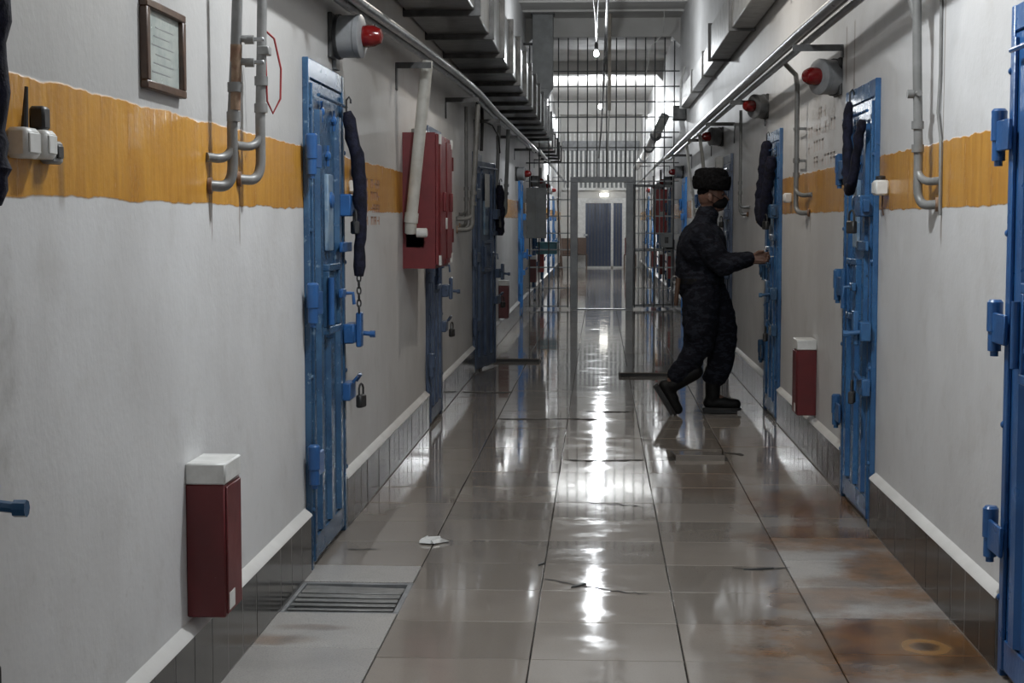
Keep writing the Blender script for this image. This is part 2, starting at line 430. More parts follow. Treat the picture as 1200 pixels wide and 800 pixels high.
# ---- floor tiles: five columns
cols = [(XL, -0.735), (-0.735, -0.222), (-0.222, 0.285), (0.285, 0.785), (0.785, XR)]
TH = 0.05
def tile_mesh(wd, ln):
    mb = MB(); t = bmesh.new()
    bmesh.ops.create_cube(t, size=1)
    for v in t.verts: v.co = Vector((v.co.x*wd, v.co.y*ln, (v.co.z-0.5)*TH))
    top = [e for e in t.edges if all(abs(v.co.z) < 1e-6 for v in e.verts)]
    bmesh.ops.bevel(t, geom=top, offset=0.0025, segments=1, affect='EDGES')
    mb._merge(t)
    return mb.mesh('tile')
rng = random.Random(3)
tcache = {}
def tile(x0, x1, y0, y1, mat, tilt=1.0, z=0.0):
    g = 0.002
    key = (round(x1-x0, 3), round(y1-y0, 3))
    if key not in tcache: tcache[key] = tile_mesh(x1-x0-2*g, y1-y0-2*g)
    o = obj('tile', tcache[key], mat, floor)
    o.location = ((x0+x1)/2, (y0+y1)/2, z + rng.uniform(-0.0008, 0.0008))
    o.rotation_euler = (rng.uniform(-1, 1)*0.0011*tilt, rng.uniform(-1, 1)*0.0011*tilt, rng.uniform(-1, 1)*0.0015)
    return o
col0 = [3.35, 3.85, 4.35, 4.85, 5.35, 5.84, 6.36, 6.67, 7.18] + [7.68+0.5*k for k in range(39)]
YT = 26.7
for c, (x0, x1) in enumerate(cols):
    if c == 0: js = [y for y in col0 if y < YT]
    else: js = [3.24+0.5*k + (0.0 if c in (1, 2, 3) else 0.12) for k in range(47)]
    for y0, y1 in zip(js, js[1:]):
        if c == 0 and abs(y0-5.84) < 0.01: continue           # drain opening
        if c == 3 and 9.6 < y0 < 9.9: continue                # broken tile
        mt = M['tile']
        if c == 0 and y0 < 6.5: mt = M['tile_light']
        if c == 4 and 5.8 < y0 < 6.9: mt = M['tile_light']
        tile(x0, x1, y0, y1, mt)
# broken tile: a flush fragment and a lifted fragment
tile(0.285, 0.43, 9.74, 10.24, M['tile'])
o = tile(0.46, 0.76, 9.78, 10.17, M['tile']); o.rotation_euler = (-0.075, 0.012, 0.04); o.location.z = 0.014
# the floor beyond the gate and behind the viewer, where pieces can no longer be told apart
mb = MB()
for (ya, yb) in ((YB, 3.22), (26.75, YE)):
    for c, (x0, x1) in enumerate(cols):
        y = ya
        while y < yb-0.01:
            y2 = min(y+0.5, yb)
            mb.box(x0+0.002, x1-0.002, y+0.002, y2-0.002, -TH, 0.0)
            y = y2
o = obj('far_tiles', mb, M['tile'], floor); o['kind'] = 'stuff'
# tile strip leftovers close to the start rows and the gate
mb = MB()
for c, (x0, x1) in enumerate(cols):
    js = [y for y in col0 if y < YT] if c == 0 else [3.24, 3.24+0.5*46 + (0.12 if c == 4 else 0)]
    for a, b in ((3.22, js[0]), (js[-1], 26.75)):
        if b-a > 0.006: mb.box(x0+0.002, x1-0.002, a+0.002, b-0.002, -TH, 0.0)
o = obj('cut_tiles', mb, M['tile'], floor); o['kind'] = 'stuff'

# ---- skirting
DW = 0.95
left_doors = [1.92, 6.53, 11.17, 15.33, 24.1, 29.2, 33.4, 37.6, 41.8]      # near edges (hinge side)
right_doors = [4.23, 7.62, 11.62, 15.9, 20.1, 24.2, 29.6, 33.8, 38.0, 42.2]   # near edges (lock side)
def spans(doors):
    s, y = [], YB
    for d in doors:
        s.append((y, d-0.005)); y = d+DW+0.005
    s.append((y, YE))
    return s
SKH, SKT = 0.235, 0.028
skm = {}
for side, doors in (('left', left_doors), ('right', right_doors)):
    xs, sg = (XL, 1) if side == 'left' else (XR, -1)
    lm = MB(); gm = MB()
    tiles = []; far = MB()
    for a, b in spans(doors):
        # white plaster ledge above the tiles, a small slope
        poly = [(0, SKH), (SKT+0.004, SKH), (SKT, SKH+0.008), (0, SKH+0.03)]
        t = bmesh.new()
        va = [t.verts.new((xs+sg*p[0], a, p[1])) for p in poly]; vb = [t.verts.new((xs+sg*p[0], b, p[1])) for p in poly]
        t.faces.new(va); t.faces.new(vb)
        for k in range(4): t.faces.new((va[k], vb[k], vb[(k+1) % 4], va[(k+1) % 4]))
        bmesh.ops.recalc_face_normals(t, faces=t.faces[:]); lm._merge(t)
        n = max(1, round((b-a)/0.215)); st = (b-a)/n
        for i in range(n): tiles.append((a+i*st, a+(i+1)*st))
    for a, b in spans(doors): gm.box(*sorted((xs, xs+sg*(SKT-0.0015))), a+0.001, b-0.001, 0.0, SKH-0.002)
    bb = struct(obj('baseboard_'+side, lm, M['ledge']), 'dark tiled skirting with white ledge along the %s wall' % side)
    obj('joint_bed', gm, M['joint'], bb)
    for (a, b) in tiles:
        if 3.0 < a < 22.0:
            key = round(b-a, 3)
            if key not in skm: skm[key] = MB().box(0, SKT, -(key/2-0.0026), key/2-0.0026, 0.004, SKH, 0.002).mesh('skirting_tile')
            o = obj('skirting_tile', skm[key], M['skirt'], bb)
            o.location = (xs + (0 if sg > 0 else -SKT) + sg*rng.uniform(-0.0015, 0.0), (a+b)/2, 0)
        else:
            far.box(xs, xs+sg*SKT, a+0.002, b-0.002, 0.004, SKH)
    o = obj('far_skirting_tiles', far, M['skirt'], bb); o['kind'] = 'stuff'

# faded stencilled lines on the walls (illegible in the photograph)
def stencil(parent, side, y0, y1, z0, rows, hh, mat, ncol=5, seed=1):
    r = random.Random(seed); mb = MB()
    xs = XL if side == 'left' else XR; sg = 1 if side == 'left' else -1
    for i, (fa, fb) in enumerate(rows):
        zc = z0 - i*hh*1.45
        n = max(1, int((fb-fa)*ncol+0.5))
        for k in range(n):
            a = y0+(y1-y0)*(fa+(fb-fa)*(k+0.12)/n); b = y0+(y1-y0)*(fa+(fb-fa)*(k+0.82)/n)
            st = (b-a)*0.28
            x0, x1 = sorted((xs, xs+sg*0.0008))
            kind = r.randrange(4)
            if kind != 3: mb.box(x0, x1, a, a+st, zc-hh, zc)
            if kind != 1: mb.box(x0, x1, b-st, b, zc-hh, zc)
            if kind in (0, 2): mb.box(x0, x1, a, b, zc-hh*0.2, zc)
            if kind in (1, 3, 2): mb.box(x0, x1, a, b, zc-hh*0.6, zc-hh*0.42)
    o = obj('stencil_lettering', mb, mat, parent)
    o['label'] = 'faded illegible stencilled lettering on the plaster'
    return o
stencil(wall_right, 'right', 9.0, 10.35, 2.11, [(0.35, 0.6), (0.05, 0.95), (0.4, 0.95), (0.05, 0.75), (0.1, 0.3)][:4], 0.065, M['stencil'], 6, 4)
stencil(wall_left, 'left', 8.06, 8.42, 1.66, [(0, 1)]*4, 0.045, M['stencil_r'], 3, 2)
stencil(wall_left, 'left', 8.5, 8.86, 1.66, [(0, 1)]*4, 0.045, M['stencil_r'], 3, 6)
stencil(wall_right, 'right', 12.9, 13.6, 1.62, [(0, 1)]*3, 0.05, M['stencil_r'], 4, 9)

# ================================================================== DOORS
DM = {}
def build_door_meshes():
    w, h = DW, 2.10
    m = MB()
    m.box(0.02, 0.056, 0, 0.026, 0, h, 0.003); m.box(w-0.056, w-0.02, 0, 0.026, 0, h, 0.003)
    m.box(0.056, w-0.056, 0, 0.024, 2.02, h, 0.003)
    DM['frame'] = m.mesh('frame')
    DM['leaf'] = MB().box(0.058, w-0.058, 0.002, 0.02, 0.02, 2.015, 0.003).mesh('leaf')
    def trap(x, wd, z0, z1, d0=0.02, d=0.02):
        mb = MB(); t = bmesh.new()
        pr = [(x-wd/2, d0), (x-wd/2+0.015, d0+d), (x+wd/2-0.015, d0+d), (x+wd/2, d0)]
        a = [t.verts.new((p[0], p[1], z0)) for p in pr]; b = [t.verts.new((p[0], p[1], z1)) for p in pr]
        t.faces.new(a); t.faces.new(b)
        for k in range(4): t.faces.new((a[k], b[k], b[(k+1) % 4], a[(k+1) % 4]))
        bmesh.ops.recalc_face_normals(t, faces=t.faces[:]); mb._merge(t); return mb
    DM['rib0'] = trap(0.22, 0.09, 0.14, 1.9).mesh('rib')
    DM['rib1'] = trap(0.72, 0.09, 0.14, 1.9).mesh('rib')
    DM['rib2'] = trap(0.47, 0.11, 0.14, 0.93).mesh('rib')
    DM['edge0'] = MB().box(0.062, 0.10, 0.02, 0.034, 0.03, 2.0, 0.003).mesh('edge_strip')
    DM['edge1'] = MB().box(w-0.10, w-0.062, 0.02, 0.034, 0.03, 2.0, 0.003).mesh('edge_strip')
    DM['rod'] = MB().tube([(0.10, 0.05, 1.955), (w-0.12, 0.05, 1.955)], 0.008, 8).mesh('cross_rod')
    DM['kick'] = MB().box(0.11, w-0.11, 0.02, 0.03, 0.035, 0.13, 0.003).mesh('kick_plate')
    s = MB()
    s.lathe([(0, 0), (0.022, 0), (0.022, 0.008), (0.012, 0.016), (0, 0.018)], RX(-PI/2), 8)
    for a in range(4): s.box(-0.006, 0.006, 0.0, 0.01, 0.0, 0.045, 0, M=RY(a*PI/2))
    DM['boss'] = s.mesh('bolt_boss')
    s = MB().lathe([(0, 0), (0.011, 0), (0.011, 0.006), (0.006, 0.01), (0, 0.011)], RX(-PI/2), 8)
    DM['rivet'] = s.mesh('rivet')
    # hinge: strap plate on the leaf, barrel standing outside the frame edge
    s = MB()
    s.lathe([(0, -0.09), (0.013, -0.09), (0.013, -0.075), (0.021, -0.073), (0.021, -0.012), (0.025, -0.01), (0.025, 0.082), (0.018, 0.09), (0, 0.09)], T(0.028, 0.045, 0), 14)
    DM['hinge'] = s.mesh('hinge')
    DM['hinge_strap'] = MB().box(-0.14, 0.02, 0.045, 0.058, -0.045, 0.05, 0.003).mesh('hinge_strap')
    # food hatch
    m = MB()
    m.box(0.32, 0.64, 0.02, 0.055, 1.225, 1.255, 0.003); m.box(0.32, 0.64, 0.02, 0.055, 0.955, 0.985, 0.003)
    m.box(0.32, 0.35, 0.02, 0.055, 0.985, 1.225, 0.003); m.box(0.61, 0.64, 0.02, 0.055, 0.985, 1.225, 0.003)
    DM['hatch_frame'] = m.mesh('hatch_frame')
    DM['hatch_flap'] = MB().box(0.352, 0.608, 0.021, 0.043, 0.987, 1.223, 0.004).mesh('hatch_flap')
    m = MB().box(0.30, 0.40, 0.055, 0.075, 1.10, 1.14, 0.004).tube([(0.33, 0.08, 1.12), (0.33, 0.11, 1.12), (0.33, 0.115, 1.07)], 0.008, 8)
    DM['hatch_latch'] = m.mesh('hatch_latch')
    m = MB().tube([(0.645, 0.065, 1.0), (0.645, 0.065, 1.2)], 0.014, 10)
    DM['hatch_hinge'] = m.mesh('hatch_hinge')
    DM['spy'] = MB().box(0.42, 0.55, 0.02, 0.04, 1.31, 1.64, 0.004).mesh('spy_plate')
    m = MB().lathe([(0, 0), (0.035, 0), (0.035, 0.008), (0.02, 0.014), (0, 0.014)], T(0.485, 0.04, 1.53) @ RX(-PI/2), 12)
    DM['spyhole'] = m.mesh('spyhole_cover')
    m = MB().box(0.04, 0.22, 0.02, 0.085, 1.46, 1.56, 0.006).box(0.0, 0.05, 0.045, 0.075, 1.48, 1.54, 0.004)
    DM['lock_u'] = m.mesh('lock_box')
    m = MB().box(-0.03, 0.15, 0.035, 0.085, 0.88, 0.97, 0.006).box(0.02, 0.09, 0.085, 0.11, 0.86, 1.02, 0.005)
    DM['latch_m'] = m.mesh('latch_box')
    m = MB().tube([(0.0, 0.06, 0.925), (0.0, 0.15, 0.915)], 0.011, 8).lathe([(0, -0.012), (0.016, -0.012), (0.016, 0.012), (0, 0.012)], T(0, 0.15, 0.915) @ RX(PI/2), 8)
    DM['bolt_pin'] = m.mesh('bolt_pin')
    m = MB().box(0.0, 0.17, 0.03, 0.07, 0.62, 0.70, 0.005).tube([(0.03, 0.075, 0.70), (0.03, 0.095, 0.73), (0.11, 0.095, 0.73), (0.11, 0.075, 0.70)], 0.01, 8)
    DM['latch_l'] = m.mesh('latch_box')
    p = MB().box(-0.032, 0.032, -0.014, 0.014, -0.06, 0.0, 0.006)
    p.tube([(-0.022, 0, -0.005), (-0.022, 0, 0.03), (-0.014, 0, 0.044), (0, 0, 0.05), (0.014, 0, 0.044), (0.022, 0, 0.03), (0.022, 0, -0.005)], 0.005, 8)
    DM['padlock'] = p.mesh('padlock')
    DM['hasp'] = MB().box(0.02, 0.30, 0.045, 0.06, 1.30, 1.345, 0.003).mesh('hasp')
build_door_meshes()
door_no = [0]
def door(side, ynear, mat, label, ajar=0.0, fmat=None, full=True, hmat=None, notice=None):
    door_no[0] += 1
    fmat = fmat or mat; hmat = hmat or mat
    if side == 'left': r = empty('door_%d' % door_no[0], (XL, ynear+DW, 0), -PI/2)
    else: r = empty('door_%d' % door_no[0], (XR, ynear, 0), PI/2)
    struct(r, label)
    obj('frame', DM['frame'], fmat, r)
    A = T(DW-0.058, 0.02, 0) @ RZ(-ajar) @ T(-(DW-0.058), -0.02, 0) if ajar else Matrix.Identity(4)
    def P(n, k, mt, par=r, MM=None):
        o = obj(n, DM[k], mt, par)
        o.matrix_local = (A @ (MM or Matrix.Identity(4))) if par is r else (MM or Matrix.Identity(4))
        return o
    lf = P('leaf', 'leaf', mat)
    for k in ('rib0', 'rib1', 'rib2'): P('rib', k, mat, lf)
    for k in ('edge0', 'edge1'): P('edge_strip', k, mat, lf)
    P('kick_plate', 'kick', mat, lf)
    for hz in (0.44, 1.10, 1.70):
        hg = P('hinge', 'hinge', hmat, r, T(DW, 0, hz))
        P('hinge_strap', 'hinge_strap', hmat, hg)
    hf = P('hatch_frame', 'hatch_frame', mat)
    P('hatch_flap', 'hatch_flap', mat, hf); P('hatch_hinge', 'hatch_hinge', hmat, hf)
    sp = P('spy_plate', 'spy', M['plate'])
    lk = P('lock_box', 'lock_u', hmat)
    lm = P('latch_box', 'latch_m', hmat); P('bolt_pin', 'bolt_pin', hmat, lm)
    ll = P('latch_box', 'latch_l', hmat)
    if full:
        P('cross_rod', 'rod', mat, lf)
        P('hatch_latch', 'hatch_latch', hmat, hf)
        P('spyhole_cover', 'spyhole', hmat, sp)
        P('hasp', 'hasp', hmat, lf)
        P('padlock', 'padlock', M['dark'], lk, T(0.19, 0.10, 1.44) @ RZ(0.4))
        P('padlock', 'padlock', M['dark'], ll, T(0.07, 0.105, 0.64) @ RZ(-0.3))
        for (x, z) in ((0.3, 2.0-0.12), (0.62, 1.90), (0.47, 1.72), (0.47, 0.8)):
            P('bolt_boss', 'boss', hmat, lf, T(x, 0.034, z) if False else T(x, 0.022, z))
        for (x, z) in ((0.03, 0.3), (0.03, 0.75), (0.03, 1.25), (0.03, 1.75), (DW-0.03, 0.25), (DW-0.03, 0.8), (DW-0.03, 1.4), (DW-0.03, 1.9)):
            o = obj('rivet', DM['rivet'], fmat, r, M=T(x+(0.008 if x < 0.5 else -0.008), 0.026, z))
    if notice:
        o = obj('notice', MB().box(0.38, 0.56, 0.041, 0.043, 1.58, 1.9), M['white'], lf); o['label'] = 'white paper notice stuck on the door'
    return r
door('left', left_doors[0], M['blue_w'], 'blue steel cell door at the extreme left edge of the view')
door('left', left_doors[1], M['blue_w'], 'worn blue steel cell door on the left wall before the red cabinet', hmat=M['blue'])
door('left', left_doors[2], M['blue_g'], 'grey blue steel cell door behind the red cabinet')
door('left', left_doors[3], M['blue_g'], 'grey blue steel cell door standing slightly open on the left', ajar=0.17, notice=True)
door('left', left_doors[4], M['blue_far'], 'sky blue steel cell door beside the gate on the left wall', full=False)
door('right', right_doors[0], M['blue'], 'bright blue steel door cut by the right edge of the picture')
door('right', right_doors[1], M['blue_b'], 'blue steel cell door on the right wall with a hanging chain loop')
door('right', right_doors[2], M['blue_b'], 'blue steel cell door the guard is unlocking', hmat=M['blue_w'])
door('right', right_doors[3], M['blue_g'], 'blue cell door just behind the guard on the right wall')
door('right', right_doors[4], M['blue_b'], 'blue cell door second behind the guard on the right wall', full=False)
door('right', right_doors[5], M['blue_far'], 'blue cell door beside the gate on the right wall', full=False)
ordn = ['first', 'second', 'third', 'fourth']
for i, y in enumerate(left_doors[5:]):
    door('left', y, M['blue_b'], ordn[i]+' blue cell door beyond the gate on the left wall', full=False)
for i, y in enumerate(right_doors[6:]):
    door('right', y, M['blue_b'], ordn[i]+' blue cell door beyond the gate on the right wall', full=False)
# ================================================================== LAMPS
def lamp(x, y, z, watts, label, big=True, ztop=ZC):
    r = empty('pendant_lamp', (x, y, z)); tag(r, label, 'lamp', 'pendant bulbs along the corridor')
    obj('cord', MB().tube([(0, 0, ztop-z), (0.01, 0, (ztop-z)*0.5), (0, 0, 0.13)], 0.006, 6), M['cable'], r)
    obj('socket', MB().lathe([(0, 0.15), (0.018, 0.15), (0.026, 0.12), (0.026, 0.06), (0, 0.06)], None, 12), M['black'], r)
    s = 1.0 if big else 0.75
    obj('bulb', MB().lathe([(0.0, -0.055*s), (0.02*s, -0.052*s), (0.042*s, -0.03*s), (0.048*s, 0.0), (0.04*s, 0.03*s), (0.022*s, 0.06*s), (0.0, 0.062*s)], None, 16), M['bulb'] if big else M['bulb_s'], r)
    ld = bpy.data.lights.new('bulb_light', 'POINT'); ld.energy = watts; ld.shadow_soft_size = 0.055*s
    ld.color = (0.93, 0.97, 1.0) if y > 15 or y < 6 else (1.0, 0.92, 0.81)
    lo = bpy.data.objects.new('bulb_light', ld); COL.objects.link(lo); lo.parent = r; lo.location = (0, 0, -0.075)
    return r
lamp(0.05, 5.3, 3.64, NEAR_W, 'bare bulb hanging above the viewer, out of the picture')
lamp(0.04, 11.0, 3.64, NEAR_W*0.3, 'bare bulb hanging above the guard, out of the picture')
lamp(0.06, 46.8, 4.54, FAR_W*0.3, 'added bare bulb hidden behind the far beam to brighten the corridor end')  # unseen extra bulb, added so the end wall gets more light
lamp(0.02, -3.0, 3.64, NEAR_W*0.5, 'bare bulb hanging behind the viewer')
lamp(-0.045, 21.55, 3.64, MID_W, 'small bare bulb hanging in front of the gate', big=False)
lamp(0.02, 37.5, 4.07, FAR_W, 'glaring bare bulb hanging beyond the gate')
# loose flex to the small bulb
for i, pts in enumerate([[(-0.14, 17.0, 4.72), (-0.12, 18.5, 4.3), (-0.06, 20.5, 4.0), (-0.045, 21.5, 3.79)], [(0.02, 17.5, 4.72), (0.01, 19.0, 4.45), (-0.03, 21.0, 4.1), (-0.04, 21.52, 3.8)]]):
    tag(obj('flex_cord', MB().tube(pts, 0.008, 6), M['cable']), ['knotted dark flex reaching the small bulb from the left', 'knotted dark flex reaching the small bulb from the right'][i], 'cord', 'flex above the small bulb')
pts = [(0.09, 6.0, 4.10), (0.088, 14, 4.0), (0.085, 22, 3.98), (0.07, 30, 3.86), (0.04, 40, 3.62), (-0.02, 49.5, 3.38)]
tag(obj('overhead_cable', MB().tube(pts, 0.022, 8), M['cable']), 'black cable sagging lengthwise down the middle of the ceiling', 'cable')
r = empty('cable_drop', (0.155, 26.0, 2.2)); tag(r, 'beige trunking and white cable dropping from ceiling to the gate', 'trunking')
obj('trunking', MB().box(-0.028, 0.028, -0.02, 0.02, 1.0, ZC-2.2, 0.004), M['beige'], r)
obj('cable', MB().tube([(0, 0, 1.0), (-0.02, 0.05, 0.5), (-0.025, 0.45, 0.0)], 0.012, 6), M['cable_w'], r)
tag(obj('loose_wire', MB().tube([(1.0, 25.5, 4.72), (0.98, 25.5, 4.35), (0.80, 25.5, 4.15), (0.72, 25.5, 3.75)], 0.008, 6), M['cable_w']), 'loose pale wire dangling from the ceiling near the gate', 'wire')

# ================================================================== DUCTS
r = empty('ventilation_duct', (XL, 8.0, 2.72)); tag(r, 'galvanised rectangular ventilation duct high on the left wall', 'duct')
ys = [-4.0+1.27*k for k in range(24)]
for i, (a, b) in enumerate(zip(ys, ys[1:])):
    obj('duct_section', MB().box(0.015, 0.44, a-8.0+0.02, b-8.0-0.02, 0.0, 0.38, 0.006), M['duct'], r)
for y in ys:
    f = MB(); q = y-8.0
    for s in (-1, 1):
        a, b = sorted((q+s*0.004, q+s*0.022))
        f.box(0.0, 0.475, a, b, -0.035, 0.0); f.box(0.0, 0.475, a, b, 0.38, 0.415); f.box(0.44, 0.475, a, b, 0.0, 0.38); f.box(0.0, 0.015, a, b, 0.0, 0.38)
    fo = obj('flange', f, M['flange'], r)
for y in ys[8:10]:
    obj('hanger_strap', MB().box(0.455, 0.472, y-8-0.2, y-8-0.16, 0.38, ZC-2.72, 0), M['steel'], r)
    obj('saddle', MB().box(0.0, 0.472, y-8-0.2, y-8-0.16, -0.012, 0.0).box(0.44, 0.472, y-8-0.2, y-8-0.16, -0.012, 0.39), M['steel'], r)
r = empty('riser_duct', (-0.89, 25.75, 3.1)); tag(r, 'grey vertical duct riser joining the ceiling left of the gate', 'duct')
mb = MB().box(-0.16, 0.16, -0.17, 0.17, 0.42, ZC-3.1, 0.006)
t = bmesh.new()
pr = [(-0.16, 0.42), (0.16, 0.42), (0.09, 0.30), (-0.16, 0.0)]
a = [t.verts.new((p[0], -0.17, p[1])) for p in pr]; b = [t.verts.new((p[0], 0.17, p[1])) for p in pr]
t.faces.new(a); t.faces.new(b)
for k in range(4): t.faces.new((a[k], b[k], b[(k+1) % 4], a[(k+1) % 4]))
bmesh.ops.recalc_face_normals(t, faces=t.faces[:]); mb._merge(t)
obj('shaft', mb, M['greydk'], r)
obj('flange', MB().box(-0.18, 0.18, -0.19, 0.19, ZC-3.16, ZC-3.1, 0.003), M['flange'], r)
obj('bracket', MB().box(-0.31, -0.16, -0.05, -0.01, 1.1, 1.14, 0.0), M['dark'], r)

r = empty('flat_duct', (XR, 8.0, 3.05)); tag(r, 'painted flat duct running high along the right wall', 'duct')
ys2 = [-4.0, -1.5, 1.0, 3.5, 6.0, 8.6, 11.2, 13.8, 16.4]
for a, b in zip(ys2, ys2[1:]):
    obj('duct_section', MB().box(-0.20, -0.01, a-8+0.015, b-8-0.015, 0.0, 0.33, 0.006), M['duct_w'], r)
    obj('flange', MB().box(-0.225, 0.0, b-8-0.02, b-8+0.02, -0.022, 0.355, 0.002), M['grey'], r)
for a, b in zip([16.4, 18.6, 20.8, 23.6][:-1], [18.6, 20.8, 23.6]):
    obj('duct_section', MB().box(-0.13, -0.01, a-8+0.015, b-8-0.015, 0.03, 0.29, 0.006), M['duct_w'], r)
    obj('flange', MB().box(-0.15, 0.0, b-8-0.02, b-8+0.02, 0.01, 0.31, 0.002), M['duct_w'], r)
r = empty('ceiling_box', (1.22, 24.6, 2.95)); tag(r, 'dark junction box at the end of the flat duct', 'junction box')
obj('housing', MB().box(-0.12, 0.08, -0.1, 0.1, 0, 0.22, 0.01), M['dark'], r)
obj('lid', MB().box(-0.10, 0.06, -0.112, -0.1, 0.02, 0.2, 0.004), M['flange'], r)
obj('conduit', MB().tube([(0, 0, 0.22), (0, 0.0, 0.6), (0.06, 0, 0.8)], 0.015, 8), M['cable_w'], r)
# white round ventilation pipe past the gate on the right
r = empty('round_pipe', (1.0, 28.0, 3.0)); tag(r, 'white round ventilation pipe high on the right beyond the gate', 'pipe')
obj('pipe', MB().tube([(0.12, -0.1, 0.25), (0.02, 0.0, 0.03), (0, 0.3, 0), (0, 8, -0.1), (0, 16, -0.1)], 0.08, 14), M['white'], r)
obj('wall_clamp', MB().box(0.0, 0.27, 0.5, 0.54, -0.11, -0.085), M['flange'], r); obj('wall_clamp', MB().box(0.0, 0.27, 12.5, 12.54, -0.2, -0.175), M['flange'], r)
for y in (1.0, 5.0, 9.0): obj('collar', MB().tube([(0, y, -0.02-0.09*y/8), (0, y+0.08, -0.02-0.09*y/8)], 0.105, 14), M['grey'], r)

# ================================================================== WALL PIPES ON BRACKETS
def run(name, pts, rad, mat, label, group, dx=0):
    return tag(obj(name, MB().tube(pts, rad, 10), mat), label, 'pipe', group)
lp = [(-1.07, -4, 2.36), (-1.07, 5.0, 2.375), (-1.06, 7.2, 2.40), (-1.04, 9.5, 2.455), (-1.0, 11.5, 2.475), (-0.985, 13.3, 2.49), (-1.0, 16, 2.50), (-1.0, 22, 2.55), (-1.0, 26.3, 2.57)]
run('service_pipe', lp, 0.025, M['steel'], 'outer shiny service pipe along the left wall under the duct', 'pipes under the left duct')
run('service_pipe', [(x-0.055, y, z-0.01) for x, y, z in lp], 0.022, M['steel'], 'inner shiny service pipe along the left wall under the duct', 'pipes under the left duct')
run('service_pipe', [(x-0.03, y, z+0.034) for x, y, z in lp], 0.015, M['pipe'], 'thin topmost service pipe along the left wall under the duct', 'pipes under the left duct')
rp = [(1.12, -4, 2.47), (1.12, 6.0, 2.47), (1.08, 8.8, 2.455), (1.07, 13, 2.46), (1.07, 19, 2.47), (1.05, 26.2, 2.45)]
run('service_pipe', rp, 0.026, M['steel'], 'outer shiny service pipe along the right wall', 'pipes along the right wall')
run('service_pipe', [(x+0.095, y, z-0.004) for x, y, z in rp], 0.021, M['steel'], 'inner shiny service pipe along the right wall', 'pipes along the right wall')
run('service_pipe', [(x+0.05, y, z+0.012) for x, y, z in rp], 0.014, M['pipe'], 'thin topmost service pipe along the right wall', 'pipes along the right wall')
def interp(path, y):
    for a, b in zip(path, path[1:]):
        if a[1] <= y <= b[1]:
            f = (y-a[1])/(b[1]-a[1]); return tuple(a[i]+(b[i]-a[i])*f for i in range(3))
places_r = ['above the red siren', 'beside the small second siren', 'just above the guard', 'behind the guard', 'nearest the gate']
for i, y in enumerate((8.85, 12.9, 15.8, 19.0, 23.0)):
    p = interp(rp, y)
    r = empty('pipe_bracket', (XR, y, p[2]-0.075)); tag(r, 'angle iron pipe bracket on the right wall '+places_r[i], 'bracket', 'brackets of the right pipes')
    obj('arm', MB().box(p[0]-XR-0.05, 0.0, -0.02, 0.02, -0.006, 0.0).box(p[0]-XR-0.05, 0.0, -0.022, -0.016, -0.035, 0.0), M['flange'], r)
    obj('wall_leg', MB().box(-0.008, 0.0, -0.03, 0.03, -0.07 if i == 0 else -0.2, -0.006), M['flange'], r)
places_l = ['beside the diagonal white pipe', 'above the red cabinet', 'above the half open door', 'past the half open door', 'nearest the gate']
for i, y in enumerate((9.6, 12.7, 15.6, 19.0, 23.0)):
    p = interp(lp, y)
    r = empty('pipe_bracket', (XL, y, p[2]-0.085)); tag(r, 'angle iron pipe bracket on the left wall '+places_l[i], 'bracket', 'brackets of the left pipes')
    obj('arm', MB().box(0.0, p[0]-XL+0.05, -0.02, 0.02, -0.006, 0.0).box(0.0, p[0]-XL+0.05, -0.022, -0.016, -0.035, 0.0), M['flange'], r)
    obj('wall_leg', MB().box(0.0, 0.008, -0.03, 0.03, -0.16, -0.006), M['flange'], r)

def bend(p0, p1, p2, n=6):
    """quadratic bend points from p0 via corner p1 to p2"""
    out = []
    for i in range(n+1):
        t = i/n
        out.append(tuple((1-t)**2*a+2*t*(1-t)*b+t*t*c for a, b, c in zip(p0, p1, p2)))
    return out
def dropper(name, side, y, ztop, ze1, ze2, off, label, rad=0.017, mat='pipe', topx=0.0, dy=-0.05, extras=None, group=None):
    """vertical pipe standing off the wall; two elbows turn back into the wall"""
    xs, sg = (XL, 1) if side == 'left' else (XR, -1)
    r = empty(name, (xs, y, 0)); tag(r, label, 'pipe', group)
    o = sg*off
    low = [(o+sg*topx, 0.0, ztop), (o+sg*topx*0.5, 0.0, (ztop+ze1)/2), (o, 0, ze1+0.10)] + bend((o, 0, ze2+0.07), (o, 0, ze2-0.004), (o*0.45, dy*0.6, ze2), 7) + [(-sg*0.0, dy, ze2+0.002)]
    obj('riser', MB().tube(low, rad, 12), M[mat], r)
    br = bend((o+sg*0.002, 0.0, ze1+0.06), (o, 0, ze1), (o*0.4, dy*0.8, ze1), 6) + [(0, dy*1.5, ze1+0.003)]
    obj('branch_elbow', MB().tube(br, rad*0.85, 12), M[mat], r)
    for z in (ze1+0.13, ze1+0.22):
        f = max(0, (z-ze1)/(ztop-ze1)); obj('coupling', MB().tube([(o+sg*topx*f, 0, z-0.015), (o+sg*topx*f, 0, z+0.015)], rad*1.35, 12), M[mat], r)
    obj('wall_flange', MB().tube([(0, dy, ze2+0.002), (sg*0.012, dy*0.98, ze2+0.002)], rad*1.5, 12), M['rusty'], r)
    return r
r = dropper('wall_pipe', 'left', 5.0, 2.33, 1.63, 1.545, 0.065, 'grey pipe with a rusty middle and two small valves, left of its pair', topx=0.03, group='paired pipes by the picture frame')
obj('rusty_length', MB().tube([(0.081, 0, 1.98), (0.073, 0, 1.78)], 0.0185, 12), M['rusty'], r)
